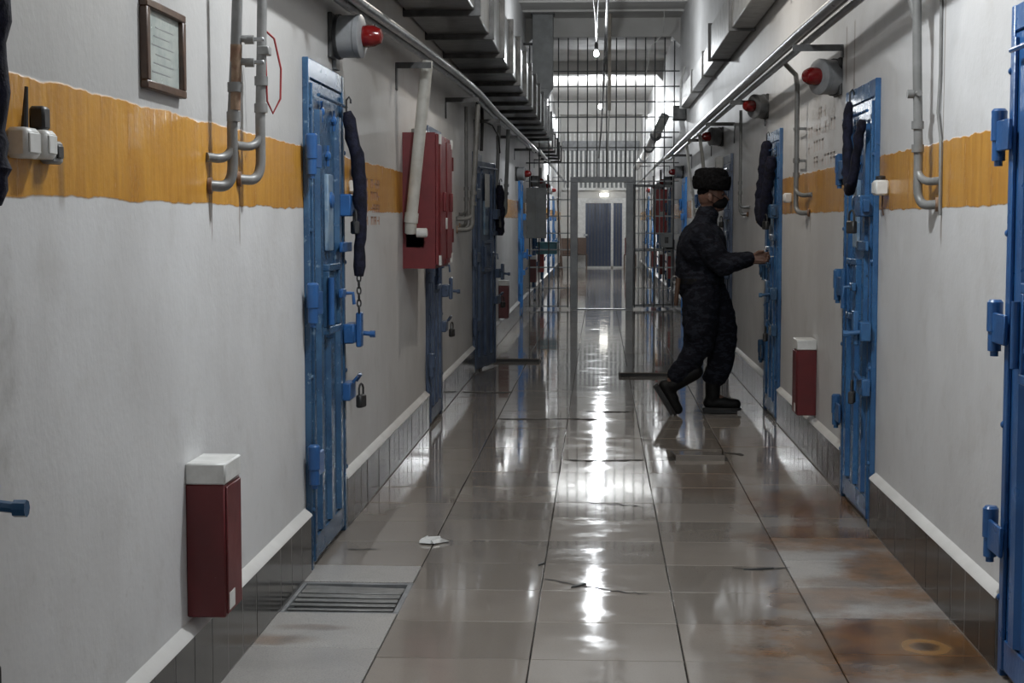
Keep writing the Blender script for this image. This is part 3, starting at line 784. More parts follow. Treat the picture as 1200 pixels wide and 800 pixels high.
for z in (2.0, 1.93):
    v = obj('valve', MB().tube([(0.085, 0, z), (0.125, 0.01, z-0.004)], 0.011, 8).lathe([(0, -0.014), (0.014, -0.014), (0.014, 0.014), (0, 0.014)], T(0.12, 0.01, z-0.004) @ RY(PI/2), 10), M['pipe'], r)
    obj('lever', MB().box(0.128, 0.165, 0.005, 0.015, z-0.009, z+0.003, 0.002), M['steel'], v)
r = dropper('wall_pipe', 'left', 5.42, 2.36, 1.685, 1.575, 0.065, 'grey pipe with a loop of red wire, right of its pair', topx=0.015, dy=-0.06, group='paired pipes by the picture frame')
obj('red_wire', MB().tube([(0.075, 0.02, 2.08), (0.105, 0.05, 2.05), (0.125, 0.06, 1.95), (0.122, 0.06, 1.85), (0.10, 0.04, 1.80), (0.085, 0.02, 1.84), (0.08, 0.02, 2.02)], 0.0035, 6), M['cable_r'], r)
obj('wire_clip', MB().box(0.06, 0.10, -0.02, 0.03, 1.99, 2.02, 0.003), M['pipe'], r)
dropper('wall_pipe', 'left', 13.7, 2.42, 1.46, 1.37, 0.13, 'grey pipe with two elbows between the red cabinet and the half open door', rad=0.022, topx=0.05)
dropper('wall_pipe', 'left', 13.95, 2.42, 1.50, 1.40, 0.06, 'slim grey pipe close to the wall behind the red cabinet', rad=0.016)
dropper('wall_pipe', 'left', 17.4, 2.46, 1.62, 1.5, 0.1, 'dark grey pipe just past the half open door', rad=0.02, mat='greydk', topx=0.03)
dropper('wall_pipe', 'left', 18.1, 2.46, 1.62, 1.5, 0.16, 'dark grey pipe farther past the half open door', rad=0.022, mat='greydk', topx=0.03)
r = dropper('wall_pipe', 'right', 6.42, 2.42, 1.59, 1.50, 0.06, 'thick grey pipe with two elbows on the right wall beside the bright blue door', rad=0.018, topx=0.02, dy=-0.10)
obj('branch', MB().tube([(-0.08, 0.0, 2.22), (-0.10, 0.02, 2.32), (-0.14, 0.04, 2.46)], 0.014, 10), M['pipe'], r)
obj('tap', MB().tube([(-0.07, 0, 1.93), (-0.07, -0.05, 1.93)], 0.012, 8).lathe([(0, -0.012), (0.017, -0.012), (0.017, 0.012), (0, 0.012)], T(-0.095, 0.0, 1.93) @ RY(PI/2), 10), M['pipe'], r)
r = dropper('wall_pipe', 'right', 10.35, 2.3, 1.60, 1.49, 0.06, 'slim grey pipe with two elbows between the two sleeved chains on the right', rad=0.016, topx=0.0, dy=-0.22)
obj('offset_bend', MB().tube([(-0.06, 0.0, 2.28), (-0.065, 0.05, 2.36), (-0.12, 0.12, 2.43)], 0.016, 10), M['pipe'], r)
for z in (1.82, 2.02): obj('pipe_clip', MB().box(-0.08, 0.0, 0.0, 0.03, z-0.008, z+0.008, 0.002).tube([(-0.04, 0.02, z), (-0.04, 0.3, z+0.005)], 0.006, 6), M['pipe'], r)
r = dropper('wall_pipe', 'right', 14.55, 2.42, 1.56, 1.50, 0.05, 'dark slim pipe on the wall right of the guard', rad=0.014, mat='greydk', dy=-0.3)
for i, y in enumerate((18.5, 21.2)):
    dropper('wall_pipe', 'right', y, 2.42, 1.6, 1.5, 0.07, ['white bent pipe above the guard shoulder', 'white bent pipe between the guard and the gate'][i], rad=0.02, mat='pipe_w', topx=0.1)
# thin wall cable by the right pipe
tag(obj('wall_cable', MB().tube([(1.292, 6.30, 2.36), (1.292, 6.29, 2.0), (1.288, 6.30, 1.85), (1.292, 6.26, 1.75), (1.292, 6.25, 1.46)], 0.007, 6), M['pipe']), 'thin grey cable hanging beside the thick right pipe', 'cable')
# diagonal white pipe in front of the red cabinet
r = empty('drain_pipe', (-1.10, 9.78, 1.35)); tag(r, 'white slanting pipe running into a hole of the red cabinet', 'pipe')
obj('pipe', MB().tube([(-0.04, 0.02, 0.02), (-0.035, 0, 0.09), (0.06, 0, 0.98), (0.065, 0, 1.05)], 0.036, 14), M['pipe_w'], r)
obj('collar', MB().tube([(-0.036, 0, 0.08), (-0.029, 0, 0.14)], 0.042, 14), M['pipe_w'], r)
obj('outlet', MB().lathe([(0, 0), (0.028, 0), (0.028, 0.06), (0.02, 0.065), (0, 0.05)], T(0.0, -0.01, 0.02) @ RY(PI/2), 12), M['white'], r)

# ================================================================== SIRENS
def siren(side, y, z, label, tilt=0.0, s=1.0):
    xs, sg = (XL, 1) if side == 'left' else (XR, -1)
    r = empty('siren', (xs, y, z)); tag(r, label, 'siren', 'alarm sirens with red lamps')
    A = (Matrix.Identity(4) if sg > 0 else RZ(PI)) @ RZ(tilt*sg) @ RY(PI/2)
    obj('mount', MB().box(0, 0.02, -0.10*s, 0.10*s, -0.10*s, 0.10*s, 0.004) if sg > 0 else MB().box(-0.02, 0, -0.10*s, 0.10*s, -0.10*s, 0.10*s, 0.004), M['dark'], r)
    obj('drum', MB().lathe([(0, 0.015), (0.085*s, 0.015), (0.094*s, 0.025), (0.094*s, 0.115*s), (0.097*s, 0.118*s), (0.097*s, 0.14*s), (0.088*s, 0.145*s), (0.05*s, 0.15*s), (0, 0.15*s)], A, 24), M['grey'], r)
    obj('rim_band', MB().lathe([(0.094*s, 0.03), (0.101*s, 0.03), (0.101*s, 0.045), (0.094*s, 0.045)], A, 24), M['dark'], r)
    obj('red_lamp', MB().lathe([(0.048*s, 0.15*s), (0.05*s, 0.17*s), (0.046*s, 0.20*s), (0.032*s, 0.228*s), (0.0, 0.24*s)], A, 20), M['redlens'], r)
    return r
siren('left', 7.28, 2.26, 'large grey drum siren with red lamp over the worn blue door', -0.1)
siren('right', 8.95, 2.215, 'grey drum siren with red lamp beside the chained blue door', -0.5)
siren('right', 12.75, 2.325, 'grey drum siren with red lamp over the door being unlocked', -0.55, 0.95)
siren('right', 17.3, 2.33, 'dark drum siren with red lamp above the guard', -0.3)
siren('left', 23.3, 2.12, 'siren with red lamp beside the gate on the left wall', -0.2)
siren('right', 25.2, 2.2, 'siren with red lamp beside the gate on the right wall', -0.2)
for i, y in enumerate((28.6, 32.6, 36.8)):
    siren('left', y, 2.15, ordn[i]+' siren beyond the gate on the left wall', -0.2)
    siren('right', y+0.6, 2.15, ordn[i]+' siren beyond the gate on the right wall', -0.2)

# ================================================================== RED WALL BOXES
def redbox(side, y, label, mat='maroon', z0=0.28, h=0.455, ln=0.2):
    xs, sg = (XL, 1) if side == 'left' else (XR, -1)
    r = empty('wall_box', (xs, y, z0)); tag(r, label, 'box', 'red boxes low on the walls')
    def bx(d0, d1, ya, yb, za, zb, bev): 
        a, b = sorted((sg*d0, sg*d1)); return MB().box(a, b, ya, yb, za, zb, bev)
    obj('body', bx(0, 0.115, 0, ln, 0, h-0.062, 0.004), M[mat], r)
    obj('cap', bx(0, 0.119, -0.004, ln+0.004, h-0.062, h, 0.005), M['white'], r)
    obj('lid_edge', bx(0.115, 0.121, 0.01, ln-0.01, 0.01, h-0.07, 0.002), M[mat], r)
    obj('label_patch', bx(0.1205, 0.1225, 0.02, 0.09, 0.02, 0.07, 0), M['white'], r)
    return r
redbox('left', 4.62, 'maroon wall box with white cap low on the left wall, nearest')
redbox('right', 9.72, 'maroon wall box with white cap low on the right wall')
redbox('left', 19.4, 'maroon wall box low on the left wall past the half open door')
for i, (s, y) in enumerate((('left', 27.9), ('left', 31.9), ('right', 28.3), ('right', 32.2), ('right', 36.6))):
    redbox(s, y, ['first red wall box beyond the gate on the left', 'second red wall box beyond the gate on the left', 'first red wall box beyond the gate on the right', 'second red wall box beyond the gate on the right', 'third red wall box beyond the gate on the right'][i], 'brightred' if i in (1, 2) else 'maroon', z0=0.45 if i in (1, 2) else 0.4)

# ================================================================== RED CABINET
r = empty('fire_cabinet', (XL, 9.9, 1.15)); tag(r, 'tall red metal fire cabinet on the left wall with white corner patches', 'cabinet')
b = MB()
b.box(0, 0.20, 0, 0.02, 0.0, 0.13); b.box(0, 0.20, 0, 0.02, 0.21, 0.83); b.box(0.0, 0.02, 0, 0.02, 0.13, 0.21); b.box(0.13, 0.20, 0, 0.02, 0.13, 0.21)
b.box(0, 0.20, 0.83, 0.85, 0, 0.83); b.box(0, 0.20, 0.02, 0.83, 0, 0.02); b.box(0, 0.20, 0.02, 0.83, 0.81, 0.83); b.box(0, 0.01, 0.02, 0.83, 0.02, 0.81)
obj('body', b, M['red'], r)
obj('inner_back', MB().box(0.012, 0.02, 0.03, 0.8, 0.03, 0.8), M['black'], r)
for k, (ya, yb) in enumerate(((0.004, 0.40), (0.45, 0.846))):
    d = obj('cabinet_door', MB().box(0.20, 0.222, ya, yb, 0.02, 0.82, 0.004).box(0.222, 0.23, ya+0.03, yb-0.03, 0.05, 0.79, 0.003), M['red'], r)
    for z in (0.02, 0.76): obj('corner_patch', MB().box(0.2225, 0.232, yb-0.10 if k else ya+0.0, yb if k else ya+0.08, z, z+0.06), M['white'], d)
    obj('handle', MB().box(0.23, 0.25, (ya+yb)/2-0.02, (ya+yb)/2+0.02, 0.35, 0.47, 0.004), M['red'], d)
obj('seal', MB().box(0.223, 0.236, 0.36, 0.44, 0.24, 0.31, 0.002), M['white'], r)
obj('middle_post', MB().box(0.19, 0.212, 0.40, 0.45, 0.02, 0.81), M['maroon'], r)
for z in (0.15, 0.62): obj('hinge', MB().tube([(0.225, 0.856, z), (0.225, 0.856, z+0.09)], 0.012, 8), M['maroon'], r)
obj('top_paper', MB().box(0.02, 0.10, 0.3, 0.5, 0.83, 0.87, 0.004), M['paper'], r)

# ================================================================== SMALL WALL FITTINGS
# picture frame
r = empty('picture_frame', (XL, 4.22, 1.785)); tag(r, 'small dark wooden frame with a faded sheet high on the left wall', 'picture frame')
W_, H_ = 0.40, 0.235
f = MB().box(0, 0.022, 0, W_, 0, 0.022, 0.003).box(0, 0.022, 0, W_, H_-0.022, H_, 0.003).box(0, 0.022, 0, 0.03, 0.022, H_-0.022, 0.003).box(0, 0.022, W_-0.03, W_, 0.022, H_-0.022, 0.003)
obj('frame', f, M['wood'], r); obj('sheet', MB().box(0.003, 0.008, 0.03, W_-0.03, 0.022, H_-0.022), M['paper'], r)
pr = MB()
for k in range(6): pr.box(0.008, 0.0085, 0.09+0.02*(k % 3), W_-0.09-0.03*((k+1) % 2), 0.05+k*0.024, 0.053+k*0.024)
obj('faded_print', pr, M['grey'], r); obj('nail', MB().tube([(0.0, W_*0.55, H_+0.03), (0.02, W_*0.55, H_+0.035)], 0.003, 6), M['dark'], r)
# sockets with plugs at the left
def socket(name, loc, side, label, w=0.07, h=0.065, d=0.05, top=None, topmat='black', group=None):
    sg = 1 if side == 'left' else -1
    r = empty(name, loc); tag(r, label, 'socket', group)
    a, b = sorted((0, sg*d)); obj('housing', MB().box(a, b, -w/2, w/2, 0, h, 0.008), M['white'], r)
    a, b = sorted((sg*d, sg*(d+0.004))); obj('face_plate', MB().box(a, b, -w/2+0.01, w/2-0.01, 0.01, h-0.01, 0.002), M['white'], r)
    if top:
        a, b = sorted((sg*0.008, sg*(d-0.008))); obj('plug', MB().box(a, b, -w*0.3, w*0.3, h, h+top, 0.006), M[topmat], r)
    return r
r = socket('wall_socket', (XL, 3.28, 1.565), 'left', 'white wall socket with a thin dark rod above it at far left', 0.085, 0.062, 0.045)
obj('rod', MB().tube([(0.03, -0.01, 0.06), (0.032, -0.0, 0.145)], [0.008, 0.004], 8), M['black'], r)
socket('wall_socket', (XL, 3.375, 1.567), 'left', 'white wall socket with a black plug standing in its top', 0.07, 0.06, 0.05, 0.05)
r = empty('switch_box', (XL, 3.475, 1.56)); tag(r, 'small grey switch box beside the white sockets on the left', 'switch')
obj('housing', MB().box(0, 0.03, -0.035, 0.035, 0, 0.05, 0.006), M['grey'], r); obj('rocker', MB().box(0.03, 0.036, -0.015, 0.02, 0.012, 0.04, 0.002), M['black'], r)
r = socket('wall_socket', (XL, 7.80, 1.575), 'left', 'white socket with black plug just past the worn blue door', 0.11, 0.06, 0.05)
obj('plug', MB().box(0.01, 0.05, -0.035, 0.045, 0.075, 0.135, 0.006), M['black'], r); obj('cable', MB().tube([(0.03, 0, 0.06), (0.03, 0, 0.08)], 0.006, 6), M['cable'], r)
r = socket('wall_socket', (XR, 7.44, 1.555), 'right', 'white socket with dark knob beside the chained blue door', 0.10, 0.068, 0.06)
obj('knob', MB().lathe([(0, 0), (0.022, 0), (0.022, 0.02), (0, 0.024)], T(-0.03, 0.0, 0.066), 12), M['black'], r)
obj('hanging_wire', MB().tube([(-0.02, 0.0, 0.0), (-0.02, 0.01, -0.05), (-0.015, 0.0, -0.09)], 0.004, 6), M['wood'], r)
socket('wall_socket', (XR, 11.1, 1.565), 'right', 'small cream socket beside the door being unlocked', 0.10, 0.065, 0.05)
socket('wall_socket', (XR, 16.9+0.4, 2.0), 'right', 'pale box above the guard on the right wall', 0.16, 0.12, 0.08)
tag(obj('wall_notice', MB().box(XR-0.004, XR, 19.3, 20.0, 1.55, 1.82), paint('yellowed_paper', (0.60, 0.56, 0.34), None, 0.6, bump=0)), 'yellowed paper sheet on the wall behind the guard head', 'notice')
tag(obj('wall_notice', MB().box(XL, XL+0.004, 12.9, 13.5, 1.45, 1.75), M['ledge']), 'pale paper sheet behind the red cabinet', 'notice')
tag(obj('wall_notice', MB().box(XL, XL+0.006, 18.3, 19.0, 1.08, 1.36), M['paper']), 'grey paper sheet past the half open door', 'notice')
# cables above the half open door
for i, (x, y) in enumerate(((-1.16, 15.5), (-1.14, 15.75))):
    tag(obj('hanging_cable', MB().tube([(x, y, 2.62), (x+0.01, y, 2.4), (x, y, 2.12)], 0.016, 8), M['cable']), ['black cable dropping above the half open door, nearer one', 'black cable dropping above the half open door, farther one'][i], 'cable')
tag(obj('hanging_cable', MB().tube([(-1.13, 15.9, 2.42), (-1.05, 16.0, 2.38), (-1.0, 16.2, 2.28), (-1.0, 16.4, 2.13)], 0.008, 6), M['cable']), 'thin black cable curving over the half open door', 'cable')
# bits of pipe rising over the chained door
tag(obj('wall_stub', MB().box(XL, XL+0.02, 7.3, 7.4, 2.12, 2.34, 0.003), M['greydk']), 'grey conduit plate rising above the worn blue door', 'conduit')

# ================================================================== CHAINS IN CLOTH SLEEVES
def links(parent, x, y, z0, n, s=0.03):
    for k in range(n):
        t = [(0.009*math.cos(a), 0, s*0.62*math.sin(a)) for a in [2*PI*j/10 for j in range(11)]]
        mm = MB().tube(t, 0.0035, 6, cap=False)
        obj('chain_link', mm, M['dark'], parent, loc=(x, y, z0-k*s*0.95), rot=(0, 0, (k % 2)*PI/2+0.4))
def sleeve(name, base, pts, rad, label, nlinks=0, lx=None, jit=0.008, hook=True):
    r = empty(name, base); tag(r, label, 'chain', 'cloth sleeved door chains')
    rr = random.Random(len(label))
    P_ = []; R_ = []
    # subdivide for lumpy cloth
    for a, b in zip(pts, pts[1:]):
        n = 6
        for i in range(n):
            f = i/n
            P_.append(tuple(a[j]+(b[j]-a[j])*f + rr.uniform(-jit, jit)*0.5 for j in range(3))); R_.append(rad*rr.uniform(0.82, 1.15))
    P_.append(pts[-1]); R_.append(rad*0.7); R_[0] = rad*0.6
    obj('cloth_sleeve', MB().tube(P_, R_, 10), M['cloth'], r)
    if hook:
        x, y, z = pts[0]
        obj('hook', MB().tube([(x, y, z), (x, y, z+0.05), (x+0.012, y, z+0.065), (x+0.02, y, z+0.05), (x+0.02, y, z+0.035)], 0.005, 6), M['dark'], r)
    if nlinks:
        x, y, z = lx or pts[-1]; links(r, x, y, z-0.01, nlinks)
    return r
sleeve('sleeved_chain', (XL, 7.31, 1.0), [(0.065, -0.02, 0.93), (0.115, 0.0, 0.7), (0.12, 0.02, 0.45), (0.11, 0.02, 0.19)], 0.030, 'dark cloth sleeved chain with bare end links beside the worn blue door', 6)
sleeve('sleeved_chain', (XL, 2.93, 1.4), [(0.075, 0, 0.65), (0.085, 0.01, 0.4), (0.08, 0.015, 0.2), (0.08, 0.0, 0.07)], 0.036, 'dark cloth sleeved chain at the extreme left edge', 0)
sleeve('sleeved_chain', (XR, 8.0, 1.55), [(-0.07, 0.12, 0.47), (-0.085, 0.10, 0.3), (-0.09, 0.05, 0.12), (-0.09, -0.04, 0.03), (-0.09, -0.14, 0.08), (-0.08, -0.22, 0.25), (-0.07, -0.27, 0.36)], 0.024, 'dark cloth sleeved chain looped over the blue door on the right')
sleeve('sleeved_chain', (XR, 12.0, 1.4), [(-0.07, 0.1, 0.63), (-0.09, 0.08, 0.42), (-0.11, 0.1, 0.2), (-0.11, 0.03, 0.06), (-0.10, -0.12, 0.03), (-0.09, -0.22, 0.3), (-0.07, -0.27, 0.5)], 0.042, 'thick dark cloth sleeved chain on the door being unlocked')
sleeve('sleeved_chain', (-0.99, 16.2, 1.25), [(0.0, 0, 0.55), (0.01, 0.01, 0.3), (0.0, 0.0, 0.05)], 0.045, 'dark cloth sleeved chain on the edge of the half open door', 0)

# ================================================================== FLOOR PIECES
r = empty('drain_grate', (-0.88, 6.10, -0.045)); tag(r, 'rusty metal drain grate set in the floor by the left wall', 'grate')
obj('tray', MB().box(-0.30, 0.145, -0.255, 0.255, -0.004, 0.001), M['black'], r)
obj('rim', MB().box(-0.30, 0.145, 0.235, 0.255, 0.005, 0.042, 0.002).box(-0.30, 0.145, -0.255, -0.235, 0.005, 0.042, 0.002).box(-0.30, -0.28, -0.235, 0.235, 0.005, 0.042, 0.002).box(0.125, 0.145, -0.235, 0.235, 0.005, 0.042, 0.002), M['grey'], r)
sm = MB().box(-0.275, 0.12, -0.021, 0.021, 0.036, 0.042, 0.002).mesh('slat')
for k in range(6):
    o = obj('slat', sm, M['pipe'], r, loc=(0, -0.195+0.074*k, -0.006*(k == 5)), rot=(0.05*(k-2), 0.01*(k % 2), (0.0, 0.03, -0.015, 0.02, -0.03, -0.05)[k]))
def cover(x0, x1, y0, y1, label, h=0.035):
    r = empty('floor_cover', ((x0+x1)/2, (y0+y1)/2, 0)); tag(r, label, 'floor plate')
    obj('plate', MB().box(x0-r.location.x, x1-r.location.x, y0-r.location.y, y1-r.location.y, h-0.008, h, 0.002), M['tile'], r)
    obj('rim', MB().box(x0-r.location.x+0.01, x1-r.location.x-0.01, y0-r.location.y+0.006, y1-r.location.y-0.01, 0, h-0.008), M['black'], r)
cover(0.19, 0.68, 15.1, 15.75, 'raised floor cover with dark edge just behind the guard feet')
cover(-1.10, -0.60, 16.6, 17.35, 'raised floor cover with dark edge below the half open door')
# cracked edges between tiles
def crack(pts, wd, name='crack'):
    t = bmesh.new(); rr = random.Random(int(pts[0][1]*100)); L_, R_ = [], []
    n = 7
    P_ = []
    for a, b in zip(pts, pts[1:]):
        for i in range(n): P_.append((a[0]+(b[0]-a[0])*i/n, a[1]+(b[1]-a[1])*i/n))
    P_.append(pts[-1])
    for i, (x, y) in enumerate(P_):
        q = wd*rr.uniform(0.2, 1.0)*(0.15 if i in (0, len(P_)-1) else 1)
        j = rr.uniform(-0.012, 0.012)
        L_.append(t.verts.new((x, y+j-q, 0.0022))); R_.append(t.verts.new((x, y+j+q, 0.0022)))
    for i in range(len(P_)-1): t.faces.new((L_[i], L_[i+1], R_[i+1], R_[i]))
    mb = MB(); mb._merge(t)
    o = obj(name, mb, M['grout'], floor); o['label'] = 'dark crack along broken tile edges'
for pts, wd in (([(-0.75, 11.75), (-0.45, 11.72), (-0.22, 11.78), (0.0, 11.74)], 0.05), ([(-1.15, 13.6), (-0.9, 13.55), (-0.72, 13.62)], 0.07), ([(-0.1, 12.24), (0.12, 12.22), (0.25, 12.26)], 0.05),
                ([(-0.2, 9.72), (0.0, 9.70), (0.28, 9.75)], 0.03), ([(-0.22, 6.45), (-0.05, 6.32), (0.1, 6.22), (0.2, 6.2)], 0.012), ([(0.2, 15.08), (0.3, 15.05)], 0.05), ([(0.55, 6.68), (0.7, 6.66), (0.8, 6.72)], 0.012),
                ([(-0.05, 8.22), (0.1, 8.2), (0.25, 8.12)], 0.014), ([(-1.1, 6.98), (-0.95, 7.0)], 0.012), ([(0.78, 10.1), (0.9, 10.0)], 0.05)):
    crack(pts, wd)
# litter
def litter(name, loc, rz, mb, mat, label, cat): 
    o = obj(name, mb, mat, loc=loc); o.rotation_euler = (0, 0, rz); tag(o, label, cat)
t = MB()
rr = random.Random(5)
for k in range(5):
    a = k*1.25; t.prism([(0, 0), (0.045+0.02*rr.random(), 0.004), (0.03, 0.012+0.01*rr.random())], -0.025, 0.03, M=RZ(a) @ T(0.01, 0, 0.001))
litter('paper_scrap', (-0.74, 7.17, 0.001), 0.3, t, M['white'], 'crumpled white scrap of paper on the floor', 'litter')
def chip(L_, W_):
    n = 8; t = bmesh.new(); rr = random.Random(int(L_*1000))
    bot, top = [], []
    for k in range(n):
        a = 2*PI*k/n; q = rr.uniform(0.7, 1.1)
        bot.append(t.verts.new((L_*math.cos(a)*q, W_*math.sin(a)*q, 0))); top.append(t.verts.new((L_*0.9*math.cos(a)*q, W_*0.8*math.sin(a)*q, 0.006)))
    t.faces.new(bot[::-1]); t.faces.new(top)
    for k in range(n): t.faces.new((bot[k], bot[(k+1) % n], top[(k+1) % n], top[k]))
    mb = MB(); mb._merge(t); return mb
litter('tile_chip', (-0.07, 6.33, 0.001), 0.9, chip(0.055, 0.014), M['dark'], 'dark long chip lying on the middle floor tiles', 'debris')
litter('tile_chip', (0.67, 6.67, 0.001), 0.25, chip(0.075, 0.012), M['dark'], 'dark thin chip lying on the right floor tiles', 'debris')
litter('tile_chip', (-0.235, 6.72, 0.001), 1.2, chip(0.045, 0.01), M['dark'], 'small dark chip on the joint left of the middle tiles', 'debris')

# ================================================================== GATE
GY = 26.7
r = empty('barred_gate', (0, GY, 0)); tag(r, 'tall dark barred gate closing the corridor up to the ceiling beam', 'gate')
PXL, PXR, LZ = -0.41, 0.50, 2.08
obj('gate_post', MB().box(PXL-0.06, PXL+0.06, -0.04, 0.04, 0, LZ, 0.006), M['gatepost'], r)
obj('gate_post', MB().box(PXR-0.06, PXR+0.06, -0.04, 0.04, 0, LZ, 0.006), M['gatepost'], r)
obj('lintel', MB().box(PXL-0.06, PXR+0.06, -0.04, 0.04, LZ, LZ+0.09, 0.006), M['gatepost'], r)
vbU = MB().tube([(0, 0, LZ+0.09), (0, 0, 4.42)], 0.011, 6).mesh('vertical_bar'); vbF = MB().tube([(0, 0, 0.03), (0, 0, 4.42)], 0.011, 6).mesh('vertical_bar')
x = XL+0.06
while x < XR:
    mid = PXL-0.06 < x < PXR+0.06
    obj('vertical_bar', vbU if mid else vbF, M['bar'], r, loc=(x, 0, 0)); x += 0.157
hf = MB().box(XL, XR, -0.012, 0.012, -0.010, 0.010).mesh('horizontal_bar')
z = LZ+0.32
while z < 4.0:
    obj('horizontal_bar', hf, M['bar'], r, loc=(0, 0.014, z)); z += 0.247
hl = MB().box(XL, PXL-0.06, -0.012, 0.012, -0.010, 0.010).mesh('horizontal_bar'); hr = MB().box(PXR+0.06, XR, -0.012, 0.012, -0.010, 0.010).mesh('horizontal_bar')
for z in (0.05, 0.35, 0.69, 0.98, 1.25, 1.53, 1.80, 2.10):
    obj('horizontal_bar', hl, M['gatepost'], r, loc=(0, 0.014, z)); obj('horizontal_bar', hr, M['gatepost'], r, loc=(0, 0.014, z))
lf = obj('gate_leaf', MB().box(0, 0.04, -0.02, 0.02, 0.04, 2.05, 0.004).box(0.80, 0.84, -0.02, 0.02, 0.04, 2.05, 0.004).box(0.04, 0.80, -0.02, 0.02, 0.04, 0.08, 0.004).box(0.04, 0.80, -0.02, 0.02, 2.01, 2.05, 0.004).box(0.04, 0.80, -0.02, 0.02, 0.95, 1.0, 0.004), M['gatepost'], r, loc=(PXR+0.05, 0.08, 0), rot=(0, 0, 0.6))
lb = MB().tube([(0, 0, 0.08), (0, 0, 2.01)], 0.009, 6).mesh('leaf_bar')
for k in range(8): obj('leaf_bar', lb, M['gatepost'], lf, loc=(0.04+0.0845*(k+1), 0, 0))
obj('lock', MB().box(0.68, 0.84, -0.04, 0.04, 0.98, 1.14, 0.006), M['dark'], lf)
obj('threshold', MB().box(PXL-0.06, PXR+0.06, -0.05, 0.05, 0.0, 0.015, 0.004), M['steel'], r)
# things mounted on / by the gate
r = empty('notice_board', (-1.0, 26.45, 1.17)); tag(r, 'grey sheet metal panel hanging on the left side of the gate', 'panel')
obj('panel', MB().box(-0.185, 0.145, -0.02, 0.0, 0.0, 0.82, 0.004), M['greydk'], r)
obj('fold', MB().box(-0.04, -0.02, -0.03, -0.02, 0.0, 0.82, 0.003), M['greydk'], r)
obj('hanger', MB().box(-0.1, -0.08, 0.0, 0.24, 0.78, 0.8), M['dark'], r)
r = empty('lock_case', (1.1, 26.62, 1.02)); tag(r, 'small dark grey lock case on the right side of the gate', 'lock case')
obj('case', MB().box(-0.1, 0.1, -0.05, 0.05, 0, 0.24, 0.006), M['greydk'], r); obj('keyhole_plate', MB().box(-0.03, 0.03, -0.056, -0.05, 0.07, 0.17, 0.002), M['dark'], r)

# ================================================================== BEYOND THE GATE
r = empty('teal_cabinet', (XL, 31.0, 0.82)); tag(r, 'teal box mounted on the left wall beyond the gate', 'box')
obj('body', MB().box(0, 0.40, 0, 0.3, 0, 0.22, 0.01), M['teal'], r); obj('lid', MB().box(-0.0, 0.41, -0.01, 0.31, 0.22, 0.235, 0.004), M['teal'], r)
r = empty('red_panel', (XR, 30.9, 1.2)); tag(r, 'tall red cabinet on the right wall beyond the gate', 'cabinet')
obj('body', MB().box(-0.22, 0, 0, 0.6, 0, 0.85, 0.006), M['brightred'], r); obj('cabinet_door', MB().box(-0.235, -0.22, 0.02, 0.58, 0.02, 0.83, 0.004), M['brightred'], r); obj('plate', MB().box(-0.15, -0.06, -0.004, 0.0, 0.35, 0.43), M['white'], r)
for i, (s, y) in enumerate((('left', 30.6), ('left', 35.0), ('right', 31.9), ('right', 36.2))):
    dropper('wall_pipe', s, y, 2.45, 1.6, 1.5, 0.1, ['first grey pipe beyond the gate on the left wall', 'second grey pipe beyond the gate on the left wall', 'first grey pipe beyond the gate on the right wall', 'second grey pipe beyond the gate on the right wall'][i], rad=0.022)
lp2 = [(-1.0, 27.2, 2.62), (-1.0, 50, 2.6)]
run('service_pipe', lp2, 0.03, M['steel'], 'service pipe on the left wall beyond the gate', 'pipes beyond the gate')
run('service_pipe', [(1.07, 27.2, 2.5), (1.07, 50, 2.5)], 0.03, M['steel'], 'service pipe on the right wall beyond the gate', 'pipes beyond the gate')
r = empty('ventilation_duct', (XL, 27.3, 2.55)); tag(r, 'short galvanised duct on the left wall beyond the gate', 'duct')
for k in range(5):
    obj('duct_section', MB().box(0.0, 0.36, k*1.6, k*1.6+1.56, 0.2, 0.5, 0.006), M['duct'], r); obj('flange', MB().box(0, 0.39, k*1.6+1.55, k*1.6+1.61, 0.17, 0.53), M['flange'], r)
# end wall: glazed door, side light, grille above
r = empty('door_%d' % (door_no[0]+1), (0.08, YE, 0)); struct(r, 'white framed glazed door with barred dark panes at the corridor end')
f = MB().box(-0.80, -0.50, -0.08, 0, 0, 2.18, 0.004).box(0.29, 0.37, -0.08, 0, 0, 2.02, 0.004).box(0.64, 0.80, -0.08, 0, 0, 2.18, 0.004).box(-0.5, 0.64, -0.08, 0, 2.02, 2.18, 0.004).box(-0.5, 0.64, -0.08, 0, 0.0, 0.05)
obj('frame', f, M['white'], r)
obj('pane', MB().box(-0.5, 0.29, -0.04, -0.01, 0.05, 2.02), M['bglass'], r); obj('pane', MB().box(0.37, 0.64, -0.04, -0.01, 0.05, 2.02), M['bglass'], r)
bm_ = MB().box(-0.012, 0.012, -0.07, -0.045, 0.05, 2.02).mesh('bar')
for k in range(7): obj('bar', bm_, M['bar'], r, loc=(-0.42+0.105*k, 0, 0))
obj('bar', bm_, M['bar'], r, loc=(0.46, 0, 0)); obj('bar', bm_, M['bar'], r, loc=(0.55, 0, 0))
obj('handle', MB().box(-0.56, -0.44, -0.13, -0.08, 1.0, 1.06, 0.005), M['steel'], r)
r = empty('bulkhead_lamp', (0.16, YE, 2.22)); tag(r, 'small lit lamp above the glazed door at the corridor end', 'lamp')
obj('base', MB().box(-0.16, 0.16, -0.04, 0, 0, 0.12, 0.004), M['white'], r); obj('diffuser', MB().lathe([(0.0, 0.0), (0.05, 0.0), (0.05, 0.24), (0.0, 0.24)], T(-0.12, -0.06, 0.06) @ RY(PI/2), 12), M['sign'], r)
r = empty('window_grille', (0, YE, 2.5)); tag(r, 'white slatted grille above the glazed door at the corridor end', 'grille')
obj('backing', MB().box(-1.1, 1.2, -0.03, 0, 0, 1.15), M['greydk'], r)
